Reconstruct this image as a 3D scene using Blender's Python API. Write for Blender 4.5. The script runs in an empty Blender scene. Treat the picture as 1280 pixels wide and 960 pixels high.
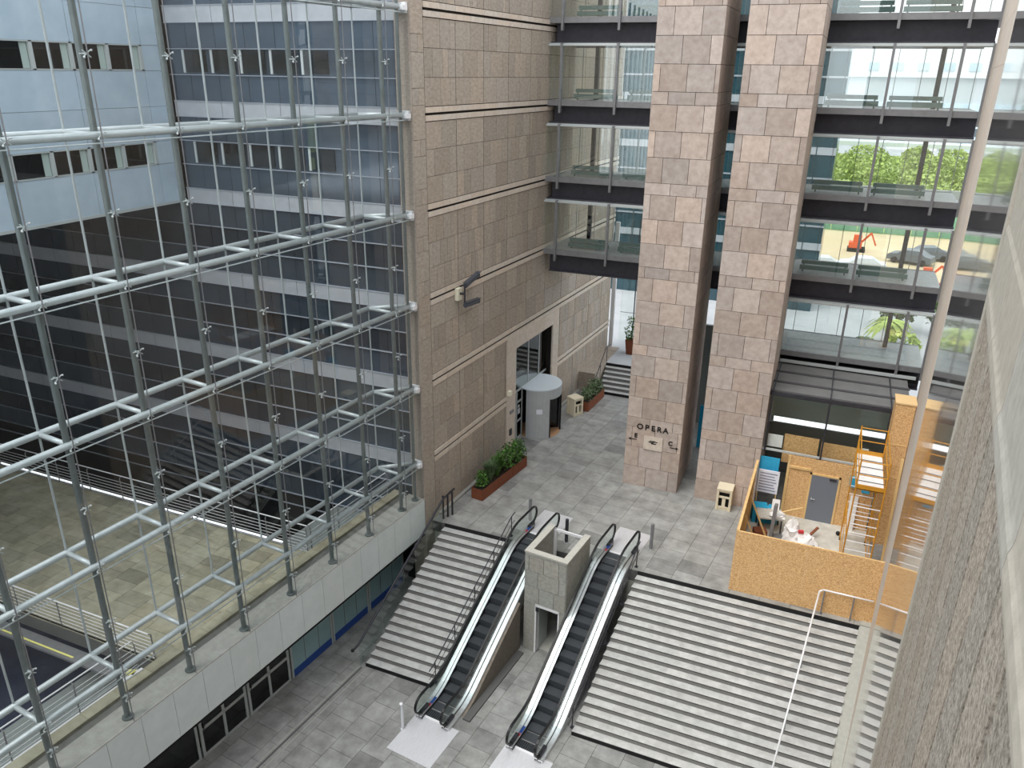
import bpy, math, random
from mathutils import Vector, Matrix
R = math.radians
random.seed(7)
S = bpy.context.scene
COL = S.collection
# ------------------------------------------------------------------ camera, sky, light, exposure
CAMZ = 17.5
cam = bpy.data.cameras.new('camera')
cam.sensor_width = 36.0
cam.lens = 36.0 * 971.9 / 1280.0
cam.clip_start = 0.05; cam.clip_end = 1500
co = bpy.data.objects.new('camera', cam); COL.objects.link(co)
co.matrix_world = Matrix.Translation((0, 0, CAMZ)) @ (Matrix.Rotation(R(22.6), 4, 'Z') @ Matrix.Rotation(R(90 - 21.93), 4, 'X') @ Matrix.Rotation(R(.811), 4, 'Z'))
S.camera = co
S.view_settings.view_transform = 'Standard'; S.view_settings.look = 'None'
S.view_settings.exposure = EXPOSURE = 0.95
S.view_settings.gamma = 1.0; S.view_settings.use_curve_mapping = False
W = bpy.data.worlds.new('overcast_sky'); S.world = W; W.use_nodes = True
nt = W.node_tree; nt.nodes.clear()
tc = nt.nodes.new('ShaderNodeTexCoord'); sx = nt.nodes.new('ShaderNodeSeparateXYZ')
nz = nt.nodes.new('ShaderNodeTexNoise'); nz.inputs['Scale'].default_value = 2.2; nz.inputs['Detail'].default_value = 5
rp = nt.nodes.new('ShaderNodeValToRGB')
rp.color_ramp.elements[0].position = 0.0; rp.color_ramp.elements[0].color = (.80, .83, .86, 1)
rp.color_ramp.elements[1].position = .7; rp.color_ramp.elements[1].color = (.91, .95, 1.0, 1)
mx = nt.nodes.new('ShaderNodeMixRGB'); mx.blend_type = 'MULTIPLY'; mx.inputs[0].default_value = .35
bg = nt.nodes.new('ShaderNodeBackground'); bg.inputs['Strength'].default_value = 1.25
wo = nt.nodes.new('ShaderNodeOutputWorld')
nt.links.new(tc.outputs['Generated'], sx.inputs[0]); nt.links.new(sx.outputs['Z'], rp.inputs[0])
nt.links.new(tc.outputs['Generated'], nz.inputs['Vector'])
nt.links.new(rp.outputs[0], mx.inputs[1]); nt.links.new(nz.outputs['Fac'], mx.inputs[2])
nt.links.new(mx.outputs[0], bg.inputs['Color']); nt.links.new(bg.outputs[0], wo.inputs['Surface'])
sun = bpy.data.lights.new('veiled_sun', 'SUN'); sun.energy = 1.3; sun.angle = R(35); sun.color = (1, .97, .92)
so = bpy.data.objects.new('veiled_sun', sun); COL.objects.link(so); so.rotation_euler = (R(28), R(-6), R(-20))

# ------------------------------------------------------------------ helpers
def lin(c):
    c = c / 255.0
    return c / 12.92 if c <= .04045 else ((c + .055) / 1.055) ** 2.4
def rgb(*c): return (lin(c[0]), lin(c[1]), lin(c[2]), 1)
MATS = {}
def mat(name, c, c2=None, rough=.7, metal=0.0, scale=6.0, stretch=(1, 1, 1), bump=0.0, tint=0.0, spec=.4, detail=4, voro=0.0, coat=0.0):
    m = bpy.data.materials.new(name); m.use_nodes = True; MATS[name] = m
    t = m.node_tree; b = t.nodes['Principled BSDF']
    b.inputs['Roughness'].default_value = rough; b.inputs['Metallic'].default_value = metal
    b.inputs['Specular IOR Level'].default_value = spec; b.inputs['Coat Weight'].default_value = coat
    col = None
    tcn = t.nodes.new('ShaderNodeTexCoord'); mp = t.nodes.new('ShaderNodeMapping')
    mp.inputs['Scale'].default_value = stretch; t.links.new(tcn.outputs['Object'], mp.inputs[0])
    n = t.nodes.new('ShaderNodeTexNoise'); n.inputs['Scale'].default_value = scale; n.inputs['Detail'].default_value = detail
    n.inputs['Roughness'].default_value = .65
    t.links.new(mp.outputs[0], n.inputs['Vector'])
    if c2 is not None:
        r = t.nodes.new('ShaderNodeValToRGB'); r.color_ramp.elements[0].position = .3; r.color_ramp.elements[1].position = .7
        r.color_ramp.elements[0].color = rgb(*c); r.color_ramp.elements[1].color = rgb(*c2)
        if voro:
            v = t.nodes.new('ShaderNodeTexVoronoi'); v.inputs['Scale'].default_value = voro
            t.links.new(mp.outputs[0], v.inputs['Vector'])
            sp = t.nodes.new('ShaderNodeSeparateColor'); t.links.new(v.outputs['Color'], sp.inputs[0])
            ad = t.nodes.new('ShaderNodeMixRGB'); ad.inputs[0].default_value = .6
            t.links.new(n.outputs['Fac'], ad.inputs[1]); t.links.new(sp.outputs[0], ad.inputs[2]); t.links.new(ad.outputs[0], r.inputs[0])
        else: t.links.new(n.outputs['Fac'], r.inputs[0])
        col = r.outputs[0]
    if tint:
        a = t.nodes.new('ShaderNodeAttribute'); a.attribute_name = 'tint'
        mm = t.nodes.new('ShaderNodeMixRGB'); mm.blend_type = 'MULTIPLY'; mm.inputs[0].default_value = tint
        if col: t.links.new(col, mm.inputs[1])
        else: mm.inputs[1].default_value = rgb(*c)
        t.links.new(a.outputs['Color'], mm.inputs[2]); col = mm.outputs[0]
    if col: t.links.new(col, b.inputs['Base Color'])
    else: b.inputs['Base Color'].default_value = rgb(*c)
    if bump:
        bp = t.nodes.new('ShaderNodeBump'); bp.inputs['Strength'].default_value = bump; bp.inputs['Distance'].default_value = .02
        t.links.new(n.outputs['Fac'], bp.inputs['Height']); t.links.new(bp.outputs[0], b.inputs['Normal'])
    return m
def glass(name, tintc, refl=.1, ior=1.5, rough=.0, wav=0.0, wscale=3.0, rc=(1, 1, 1, 1)):
    """see-through pane: tinted transmission, Fresnel reflection plus a constant coating reflection"""
    m = bpy.data.materials.new(name); m.use_nodes = True; MATS[name] = m
    t = m.node_tree; t.nodes.clear(); o = t.nodes.new('ShaderNodeOutputMaterial')
    tr = t.nodes.new('ShaderNodeBsdfTransparent'); tr.inputs[0].default_value = rgb(*tintc)
    gl = t.nodes.new('ShaderNodeBsdfGlossy'); gl.inputs['Roughness'].default_value = rough; gl.inputs[0].default_value = rc
    lw = t.nodes.new('ShaderNodeLayerWeight'); lw.inputs['Blend'].default_value = .5
    f = t.nodes.new('ShaderNodeMath'); f.operation = 'POWER'; f.inputs[1].default_value = 5.0; t.links.new(lw.outputs['Facing'], f.inputs[0])
    a = t.nodes.new('ShaderNodeMath'); a.operation = 'MULTIPLY_ADD'; a.inputs[1].default_value = .9; a.inputs[2].default_value = refl; a.use_clamp = True
    ms = t.nodes.new('ShaderNodeMixShader')
    t.links.new(f.outputs[0], a.inputs[0]); t.links.new(a.outputs[0], ms.inputs[0])
    t.links.new(tr.outputs[0], ms.inputs[1]); t.links.new(gl.outputs[0], ms.inputs[2]); t.links.new(ms.outputs[0], o.inputs[0])
    if wav:
        tcn = t.nodes.new('ShaderNodeTexCoord'); n = t.nodes.new('ShaderNodeTexNoise'); n.inputs['Scale'].default_value = wscale
        bp = t.nodes.new('ShaderNodeBump'); bp.inputs['Strength'].default_value = wav; bp.inputs['Distance'].default_value = .02
        t.links.new(tcn.outputs['Object'], n.inputs['Vector']); t.links.new(n.outputs['Fac'], bp.inputs['Height']); t.links.new(bp.outputs[0], gl.inputs['Normal'])
    return m

class MB:
    def __init__(s): s.v = []; s.f = []; s.m = []; s.t = []
    def face(s, idx, m=0, t=1.0): s.f.append(idx); s.m.append(m); s.t.append(t)
    def poly8(s, p, m=0, t=1.0):
        b = len(s.v); s.v += [tuple(q) for q in p]
        for q in ((0, 3, 2, 1), (4, 5, 6, 7), (0, 1, 5, 4), (1, 2, 6, 5), (2, 3, 7, 6), (3, 0, 4, 7)): s.face([b + i for i in q], m, t)
        return s
    def box(s, x0, x1, y0, y1, z0, z1, m=0, t=1.0):
        return s.poly8([(x0, y0, z0), (x1, y0, z0), (x1, y1, z0), (x0, y1, z0), (x0, y0, z1), (x1, y0, z1), (x1, y1, z1), (x0, y1, z1)], m, t)
    def prism(s, pts, z0, z1, m=0, t=1.0):       # polygon in xy, extruded in z
        b = len(s.v); n = len(pts)
        a = sum(pts[i][0] * pts[(i + 1) % n][1] - pts[(i + 1) % n][0] * pts[i][1] for i in range(n))
        if a < 0: pts = pts[::-1]
        s.v += [(x, y, z0) for x, y in pts] + [(x, y, z1) for x, y in pts]
        s.face([b + i for i in range(n)][::-1], m, t); s.face([b + n + i for i in range(n)], m, t)
        for i in range(n): j = (i + 1) % n; s.face([b + i, b + j, b + n + j, b + n + i], m, t)
        return s
    def sheet(s, pts, x0, x1, m=0, t=1.0):       # polygon in (y,z), extruded in x
        b = len(s.v); n = len(pts)
        a = sum(pts[i][0] * pts[(i + 1) % n][1] - pts[(i + 1) % n][0] * pts[i][1] for i in range(n))
        if a < 0: pts = pts[::-1]
        s.v += [(x0, y, z) for y, z in pts] + [(x1, y, z) for y, z in pts]
        s.face([b + i for i in range(n)][::-1], m, t); s.face([b + n + i for i in range(n)], m, t)
        for i in range(n): j = (i + 1) % n; s.face([b + i, b + j, b + n + j, b + n + i], m, t)
        return s
    def bar(s, p, q, w, h=None, m=0, t=1.0):     # square bar between two points
        h = h or w; p = Vector(p); q = Vector(q); d = (q - p).normalized()
        u = Vector((0, 0, 1)) if abs(d.z) < .95 else Vector((0, 1, 0))
        a = d.cross(u).normalized() * w / 2; b = a.cross(d).normalized() * h / 2
        return s.poly8([p - a - b, p + a - b, q + a - b, q - a - b, p - a + b, p + a + b, q + a + b, q - a + b], m, t)
    def tube(s, p, q, r, n=10, r2=None, m=0, cap=True):
        p = Vector(p); q = Vector(q); d = (q - p).normalized(); r2 = r if r2 is None else r2
        u = Vector((0, 0, 1)) if abs(d.z) < .95 else Vector((0, 1, 0))
        a = d.cross(u).normalized(); b = a.cross(d); k = len(s.v)
        for i in range(n):
            w = 2 * math.pi * i / n; s.v.append(tuple(p + (a * math.cos(w) + b * math.sin(w)) * r))
        for i in range(n):
            w = 2 * math.pi * i / n; s.v.append(tuple(q + (a * math.cos(w) + b * math.sin(w)) * r2))
        for i in range(n): j = (i + 1) % n; s.face([k + i, k + n + i, k + n + j, k + j], m)
        if cap: s.face([k + i for i in range(n)], m); s.face([k + n + i for i in range(n)][::-1], m)
        return s
    def path(s, pts, r, n=8, m=0):
        for i in range(len(pts) - 1): s.tube(pts[i], pts[i + 1], r, n, m=m)
        for p in pts[1:-1]: s.ball(p, r, m, 6, 4)
        return s
    def ribbon(s, pts, w, h, m=0):               # rectangular section swept along points lying in a plane x=const
        k = len(s.v); n = len(pts); P = [Vector(p) for p in pts]
        for i, p in enumerate(P):
            d = (P[min(i + 1, n - 1)] - P[max(i - 1, 0)]).normalized(); a = Vector((1, 0, 0)); b = d.cross(a).normalized()
            for sx_, sy_ in ((-1, -1), (1, -1), (1, 1), (-1, 1)): s.v.append(tuple(p + a * w / 2 * sx_ + b * h / 2 * sy_))
        for i in range(n - 1):
            for j in range(4): q = (j + 1) % 4; s.face([k + i * 4 + j, k + i * 4 + q, k + i * 4 + 4 + q, k + i * 4 + 4 + j], m)
        s.face([k, k + 3, k + 2, k + 1], m); s.face([k + 4 * n - 4, k + 4 * n - 3, k + 4 * n - 2, k + 4 * n - 1], m)
        return s
    def ball(s, c, r, m=0, n=10, k=6, sz=1.0):
        b = len(s.v)
        for i in range(1, k):
            ph = math.pi * i / k
            for j in range(n): th = 2 * math.pi * j / n; s.v.append((c[0] + r * math.sin(ph) * math.cos(th), c[1] + r * math.sin(ph) * math.sin(th), c[2] + r * sz * math.cos(ph)))
        s.v.append((c[0], c[1], c[2] + r * sz)); s.v.append((c[0], c[1], c[2] - r * sz)); T = len(s.v) - 2
        for i in range(k - 2):
            for j in range(n): q = (j + 1) % n; s.face([b + i * n + j, b + i * n + n + j, b + i * n + n + q, b + i * n + q], m)
        for j in range(n):
            q = (j + 1) % n; s.face([T, b + j, b + q], m); s.face([T + 1, b + (k - 2) * n + q, b + (k - 2) * n + j], m)
        return s
    def build(s, name, mats, parent=None, label=None, smooth=False, loc=None, rz=None, kind=None, bevel=0):
        me = bpy.data.meshes.new(name); me.from_pydata([tuple(v) for v in s.v], [], s.f)
        if isinstance(mats, str): mats = [mats]
        for q in mats: me.materials.append(MATS[q])
        me.polygons.foreach_set('material_index', s.m)
        if any(not isinstance(t, float) or t != 1.0 for t in s.t):
            ca = me.color_attributes.new('tint', 'FLOAT_COLOR', 'CORNER'); d = []
            for f, t in zip(s.f, s.t):
                t = (t, t, t) if isinstance(t, (float, int)) else t
                d += [t[0], t[1], t[2], 1.0] * len(f)
            ca.data.foreach_set('color', d)
        elif any(MATS[q].node_tree.nodes.get('Attribute') for q in mats):
            ca = me.color_attributes.new('tint', 'FLOAT_COLOR', 'CORNER'); ca.data.foreach_set('color', [1.0] * (4 * len(me.loops)))
        if smooth: me.polygons.foreach_set('use_smooth', [True] * len(me.polygons))
        me.update()
        o = bpy.data.objects.new(name, me); COL.objects.link(o)
        if parent: o.parent = parent
        if loc: o.location = loc
        if rz is not None: o.rotation_euler.z = rz
        if label: o['label'] = label
        if kind: o['kind'] = kind
        if bevel:
            bm = o.modifiers.new('bevel', 'BEVEL'); bm.width = bevel; bm.segments = 2
        return o
def thing(name, label, cat, loc=(0, 0, 0), az=0.0, group=None):
    o = bpy.data.objects.new(name, None); COL.objects.link(o); o.location = loc; o.rotation_euler.z = R(-az); o.empty_display_size = .2
    o['label'] = label; o['category'] = cat
    if group: o['group'] = group
    return o
def tag(o, label, cat, group=None):
    o['label'] = label; o['category'] = cat
    if group: o['group'] = group
    return o
def dup(o, loc, az=None, label=None, group=None):
    r = o.copy(); COL.objects.link(r); r.location = loc
    if az is not None: r.rotation_euler.z = R(-az)
    if label: r['label'] = label
    if group: r['group'] = group
    for ch in list(o.children):
        c = ch.copy(); COL.objects.link(c); c.parent = r
        for g in list(ch.children): d = g.copy(); COL.objects.link(d); d.parent = c
    return r
def rnd_tint(a=.12, warm=.03):
    k = 1 + random.uniform(-a, a * .6); w = random.uniform(-warm, warm)
    return (k * (1 + w), k, k * (1 - w))
def clad(mb, fn, u0, u1, v0, v1, rows, cw, gap=.012, d=.03, a=.12, warm=.03, m=0, mj=1, split=0.0, hole=None):
    """stone slabs on a plane; fn(u, v, depth) gives the 3-D point; rows = course heights repeated"""
    P = [fn(u0, v0, 0), fn(u1, v0, 0), fn(u1, v1, 0), fn(u0, v1, 0)]
    v = v0; ri = 0
    while v < v1 - .01:
        h = rows[ri % len(rows)]; t = min(v + h, v1)
        c = cw[ri % len(cw)] if isinstance(cw, (list, tuple)) else cw
        off = (ri % 2) * .5 * c if not isinstance(cw, (list, tuple)) else (ri % 3) * c * .37
        u = u0 - off
        while u < u1 - .01:
            w = c; s0 = max(u, u0); s1 = min(u + w, u1)
            parts = [(s0, s1)]
            if random.random() < split: mid = s0 + (s1 - s0) * random.choice((.35, .5, .65)); parts = [(s0, mid), (mid, s1)]
            for p0, p1 in parts:
                if p1 - p0 < .05: continue
                if hole and hole(p0, p1, v, t): continue
                tt = rnd_tint(a, warm); g = gap / 2
                q = [fn(p0 + g, v + g, 0), fn(p1 - g, v + g, 0), fn(p1 - g, t - g, 0), fn(p0 + g, t - g, 0)]
                q2 = [fn(p0 + g, v + g, d), fn(p1 - g, v + g, d), fn(p1 - g, t - g, d), fn(p0 + g, t - g, d)]
                mb.poly8(q + q2, m, tt)
            u += w
        v = t; ri += 1
    return mb
def poly_tiles(mb, poly, z, tw, tl, az, gap=.012, d=.02, a=.14, warm=.02, m=0, stagger=.5, dark=.12):
    """paving tiles clipped to a convex polygon, laid at azimuth az"""
    ca, sa = math.cos(R(-az)), math.sin(R(-az))
    loc = [(x * ca + y * sa, -x * sa + y * ca) for x, y in poly]
    ar = sum(loc[i][0] * loc[(i + 1) % len(loc)][1] - loc[(i + 1) % len(loc)][0] * loc[i][1] for i in range(len(loc)))
    if ar < 0: loc = loc[::-1]
    x0 = min(p[0] for p in loc); x1 = max(p[0] for p in loc); y0 = min(p[1] for p in loc); y1 = max(p[1] for p in loc)
    def clip(P, A, B):
        out = []
        def side(p): return (B[0] - A[0]) * (p[1] - A[1]) - (B[1] - A[1]) * (p[0] - A[0])
        for i in range(len(P)):
            p, q = P[i], P[(i + 1) % len(P)]; sp, sq = side(p), side(q)
            if sp >= 0: out.append(p)
            if sp * sq < 0: k = sp / (sp - sq); out.append((p[0] + (q[0] - p[0]) * k, p[1] + (q[1] - p[1]) * k))
        return out
    ix = 0; x = math.floor(x0 / tw) * tw
    while x < x1:
        y = math.floor(y0 / tl) * tl - (ix % 2) * tl * stagger
        while y < y1:
            g = gap / 2
            P = [(x + g, y + g), (x + tw - g, y + g), (x + tw - g, y + tl - g), (x + g, y + tl - g)]
            for i in range(len(loc)):
                P = clip(P, loc[i], loc[(i + 1) % len(loc)])
                if len(P) < 3: break
            if len(P) >= 3:
                t = rnd_tint(a, warm)
                if random.random() < dark: k_ = random.uniform(.66, .82); t = tuple(q * k_ for q in t)
                mb.prism([(px * ca - py * sa, px * sa + py * ca) for px, py in P], z - d, z, m, t)
            y += tl
        x += tw; ix += 1
    return mb
# ------------------------------------------------------------------ materials
mat('brown_stone', (154, 142, 129), (182, 171, 158), .85, scale=5, stretch=(1, 1, 2.2), bump=.25, tint=1.0)
mat('brown_stone_rough', (150, 140, 130), (178, 168, 158), .9, scale=9, stretch=(1, 1, 2), bump=.5, tint=1.0)
mat('pale_stone', (214, 202, 188), (196, 182, 168), .8, scale=5, bump=.1, tint=1.0)
mat('tower_stone', (168, 152, 142), (192, 178, 168), .8, scale=4, bump=.15, tint=1.0)
mat('joint', (36, 32, 29), rough=1)
mat('paving', (126, 126, 123), (166, 166, 163), .5, scale=1.6, bump=.1, tint=1.0, spec=.5)
mat('paving_grout', (92, 92, 90), rough=.9)
mat('paving_low', (120, 120, 117), (160, 160, 157), .5, scale=1.8, bump=.1, tint=1.0, spec=.5)
mat('terrace_paver', (136, 132, 112), (168, 163, 142), .8, scale=2.0, bump=.1, tint=1.0)
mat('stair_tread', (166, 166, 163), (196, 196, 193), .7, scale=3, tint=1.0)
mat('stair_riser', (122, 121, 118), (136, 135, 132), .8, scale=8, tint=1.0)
mat('black_strip', (18, 18, 20), rough=.6)
mat('concrete', (158, 158, 150), (172, 172, 164), .85, scale=7, bump=.15, tint=1.0)
mat('kiosk_concrete', (142, 141, 134), (166, 165, 157), .85, scale=7, bump=.15, tint=1.0)
mat('kiosk_coping', (172, 170, 161), (186, 184, 175), .8, scale=9)
mat('rough_concrete', (100, 92, 82), (196, 186, 172), .95, scale=30, spec=.1, stretch=(1, 1, 1), bump=1.0, detail=8, tint=1.0)
mat('smooth_concrete', (156, 151, 140), (176, 171, 160), .85, scale=9, bump=.2, tint=1.0)
mat('fascia_panel', (205, 213, 212), (216, 222, 221), .5, scale=2, tint=1.0)
mat('ledge_stone', (152, 151, 144), (172, 171, 164), .7, scale=4, tint=1.0)
mat('steel_tube', (178, 186, 188), (196, 202, 204), .35, metal=.25, scale=3)
mat('post_steel', (104, 112, 112), (122, 130, 130), .4, metal=.4, scale=3)
mat('stainless', (206, 208, 210), (222, 224, 226), .28, metal=.75, scale=30, stretch=(1, .05, 1))
mat('black_rubber', (16, 16, 18), rough=.45)
mat('dark_metal', (52, 52, 58), (60, 60, 66), .5, metal=.3, scale=4)
mat('beam_metal', (62, 61, 68), (72, 71, 78), .55, metal=.2, scale=4)
mat('frame_grey', (128, 128, 130), (140, 140, 142), .45, metal=.4, scale=4)
mat('light_frame', (190, 196, 196), rough=.45, metal=.2)
mat('step_grey', (62, 66, 70), (74, 78, 82), .55, metal=.3, scale=60, stretch=(1, .02, 1))
mat('white_metal', (232, 232, 234), rough=.4, metal=.1)
mat('plate_metal', (206, 206, 208), (222, 222, 226), .45, metal=.4, scale=40, stretch=(1, .1, 1))
mat('facade_band', (164, 168, 174), (178, 182, 188), .5, scale=2)
mat('facade_line', (170, 175, 184), rough=.4, metal=.3)
mat('metal_panel', (184, 202, 216), (200, 216, 228), .3, metal=.15, scale=1.2, tint=1.0)
mat('spandrel_glass', (76, 88, 100), (92, 104, 116), .1, metal=.45, scale=1, spec=.8, tint=1.0)
mat('corten', (112, 62, 40), (134, 78, 52), .8, scale=14)
mat('soil', (52, 42, 34), rough=1)
mat('leaf', (40, 74, 26), (92, 134, 56), .6, scale=9, tint=1.0)
mat('leaf_pale', (70, 92, 62), (116, 136, 96), .6, scale=9, tint=1.0)
mat('leaf_bright', (132, 158, 78), (186, 200, 116), .7, scale=2, tint=1.0)
mat('bark', (72, 60, 48), rough=.9)
mat('bin_stone', (206, 194, 168), (220, 210, 186), .8, scale=20)
mat('hole_black', (14, 13, 12), rough=.9)
mat('osb', (188, 144, 94), (226, 188, 136), .8, scale=9, stretch=(1, 1, 1.6), voro=34, tint=0)
mat('osb_edge', (222, 190, 140), rough=.8)
mat('timber', (206, 170, 112), (222, 190, 136), .8, scale=6, stretch=(1, 1, .2))
mat('door_grey', (112, 118, 128), rough=.5)
mat('paint_yellow', (206, 148, 44), (190, 130, 40), .5, scale=6)
mat('slab_dust', (170, 166, 156), (204, 200, 190), .9, scale=1.6)
mat('white_sheet', (226, 224, 222), (240, 238, 236), .7, scale=5)
mat('paper', (226, 228, 238), rough=.8)
mat('paper_print', (148, 150, 168), rough=.8)
mat('blue_board', (44, 150, 190), (56, 166, 206), .6, scale=3)
mat('cyan_board', (36, 158, 198), rough=.6)
mat('navy_floor', (54, 60, 82), (68, 74, 96), .22, scale=1.0, spec=.7)
mat('yellow_light', (226, 220, 130), rough=.6)
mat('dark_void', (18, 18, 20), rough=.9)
mat('red_frame', (124, 34, 34), rough=.5)
mat('teal_blind', (140, 172, 180), (154, 184, 190), .5, scale=1)
mat('shop_blue', (40, 76, 150), rough=.5)
mat('interior_dim', (120, 126, 124), rough=.8)
mat('radiator', (88, 112, 108), rough=.5)
mat('bridge_floor', (150, 154, 154), (176, 180, 180), .5, scale=5)
mat('roof_grey', (132, 132, 132), (146, 146, 146), .6, scale=2)
mat('roof_groove', (74, 72, 74), rough=.6)
mat('cam_grey', (70, 74, 82), rough=.4)
mat('cream', (232, 228, 206), rough=.6)
mat('revolve_grey', (178, 181, 183), (188, 191, 193), .45, metal=.3, scale=2)
mat('revolve_top', (206, 216, 222), rough=.5)
mat('sign_black', (28, 24, 24), rough=.6)
mat('tan_mat', (176, 136, 100), rough=.9)
mat('site_soil', (196, 176, 140), (216, 200, 168), .95, scale=.15)
mat('outer_plaza', (164, 167, 170), (184, 187, 190), .8, scale=.3)
mat('grass', (132, 154, 88), (170, 184, 116), .95, scale=.2)
mat('hedge_yellow', (150, 160, 80), (196, 190, 110), .9, scale=2)
mat('asphalt', (150, 152, 154), rough=.9)
mat('white_facade', (236, 238, 242), rough=.7)
mat('pale_blue_facade', (188, 208, 222), (214, 228, 236), .5, scale=.4, stretch=(1, 1, .05))
mat('stadium_grey', (196, 202, 206), rough=.7)
mat('green_fence', (104, 150, 124), (130, 172, 148), .8, scale=.6)
mat('car_white', (224, 228, 232), rough=.3); mat('car_grey', (96, 104, 112), rough=.3); mat('car_glass', (30, 36, 42), rough=.1)
mat('orange', (226, 96, 44), rough=.5); mat('barrier_red', (196, 60, 64), rough=.5)
mat('teal_glass', (34, 66, 76), (44, 78, 88), .15, scale=.5, spec=.8)
mat('win_dark', (30, 34, 36), rough=.12, spec=.8)
mat('blind_pale', (170, 186, 180), rough=.8)
glass('screen_glass', (250, 252, 252), refl=.025)
glass('bridge_glass', (251, 253, 252), refl=.12, rc=(.96, 1, .98, 1))
glass('clear_glass', (251, 253, 252), refl=.02)
glass('balustrade_glass', (243, 248, 246), refl=.03)
glass('dark_glass', (130, 142, 146), refl=.06)
# polished stone face, mirror-like when seen almost edge-on
m = mat('polished_wall', (118, 116, 112), (140, 138, 134), .06, scale=3, stretch=(6, 6, .25), bump=.06, spec=.5, coat=.6)
MATS['polished_wall'].node_tree.nodes['Principled BSDF'].inputs['Coat Roughness'].default_value = .03
# roof sheets given added translucency so daylight brightens the vestibule inside
n_ = MATS['roof_grey'].node_tree.nodes['Principled BSDF']; n_.inputs['Transmission Weight'].default_value = .45; n_.inputs['Roughness'].default_value = .8
L = -3.12
AZ = 5.97
def frame(o, origin, az=AZ): o.location = origin; o.rotation_euler.z = R(-az); return o
# ================================================================== SETTING
def plaza():
    up = [(-13.84, 24.68), (3.12, 24.68), (4.3, 36), (4.3, 41.0), (-14.3, 41.0), (-14.3, 26)]
    mb = MB(); mb.prism(up, -.5, -.02, 1); poly_tiles(mb, up, 0, 1.05, .8, AZ, dark=.08, warm=.008, a=.09)
    mb.build('floor', ['paving', 'paving_grout'], kind='structure')
    lo = [(-18.1, -3), (.5, -3), (3.1, 24.9), (-15.2, 24.9)]
    mb = MB(); mb.prism(lo, L - .3, L - .02, 1); poly_tiles(mb, lo, L, .95, .78, AZ, dark=.1, warm=.008, a=.09)
    mb.build('floor', ['paving_low', 'paving_grout'], kind='structure')
    mb = MB(); mb.box(-13.7, 3.1, 24.68, 24.95, L, -.5)
    mb.build('wall_back', ['concrete'], kind='structure')
    # drain groove in the lower paving
    mb = MB(); mb.box(0, .07, -24, 0, .0, .006, 0); mb.box(.2, .24, -24, 0, .0, .006, 1); mb.box(-.1, -.06, -24, 0, 0, .006, 1)
    mb.build('trim_1', ['paving_grout', 'concrete'], kind='structure', loc=(-13.83, 19.0, L), rz=R(-AZ))
plaza()
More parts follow.
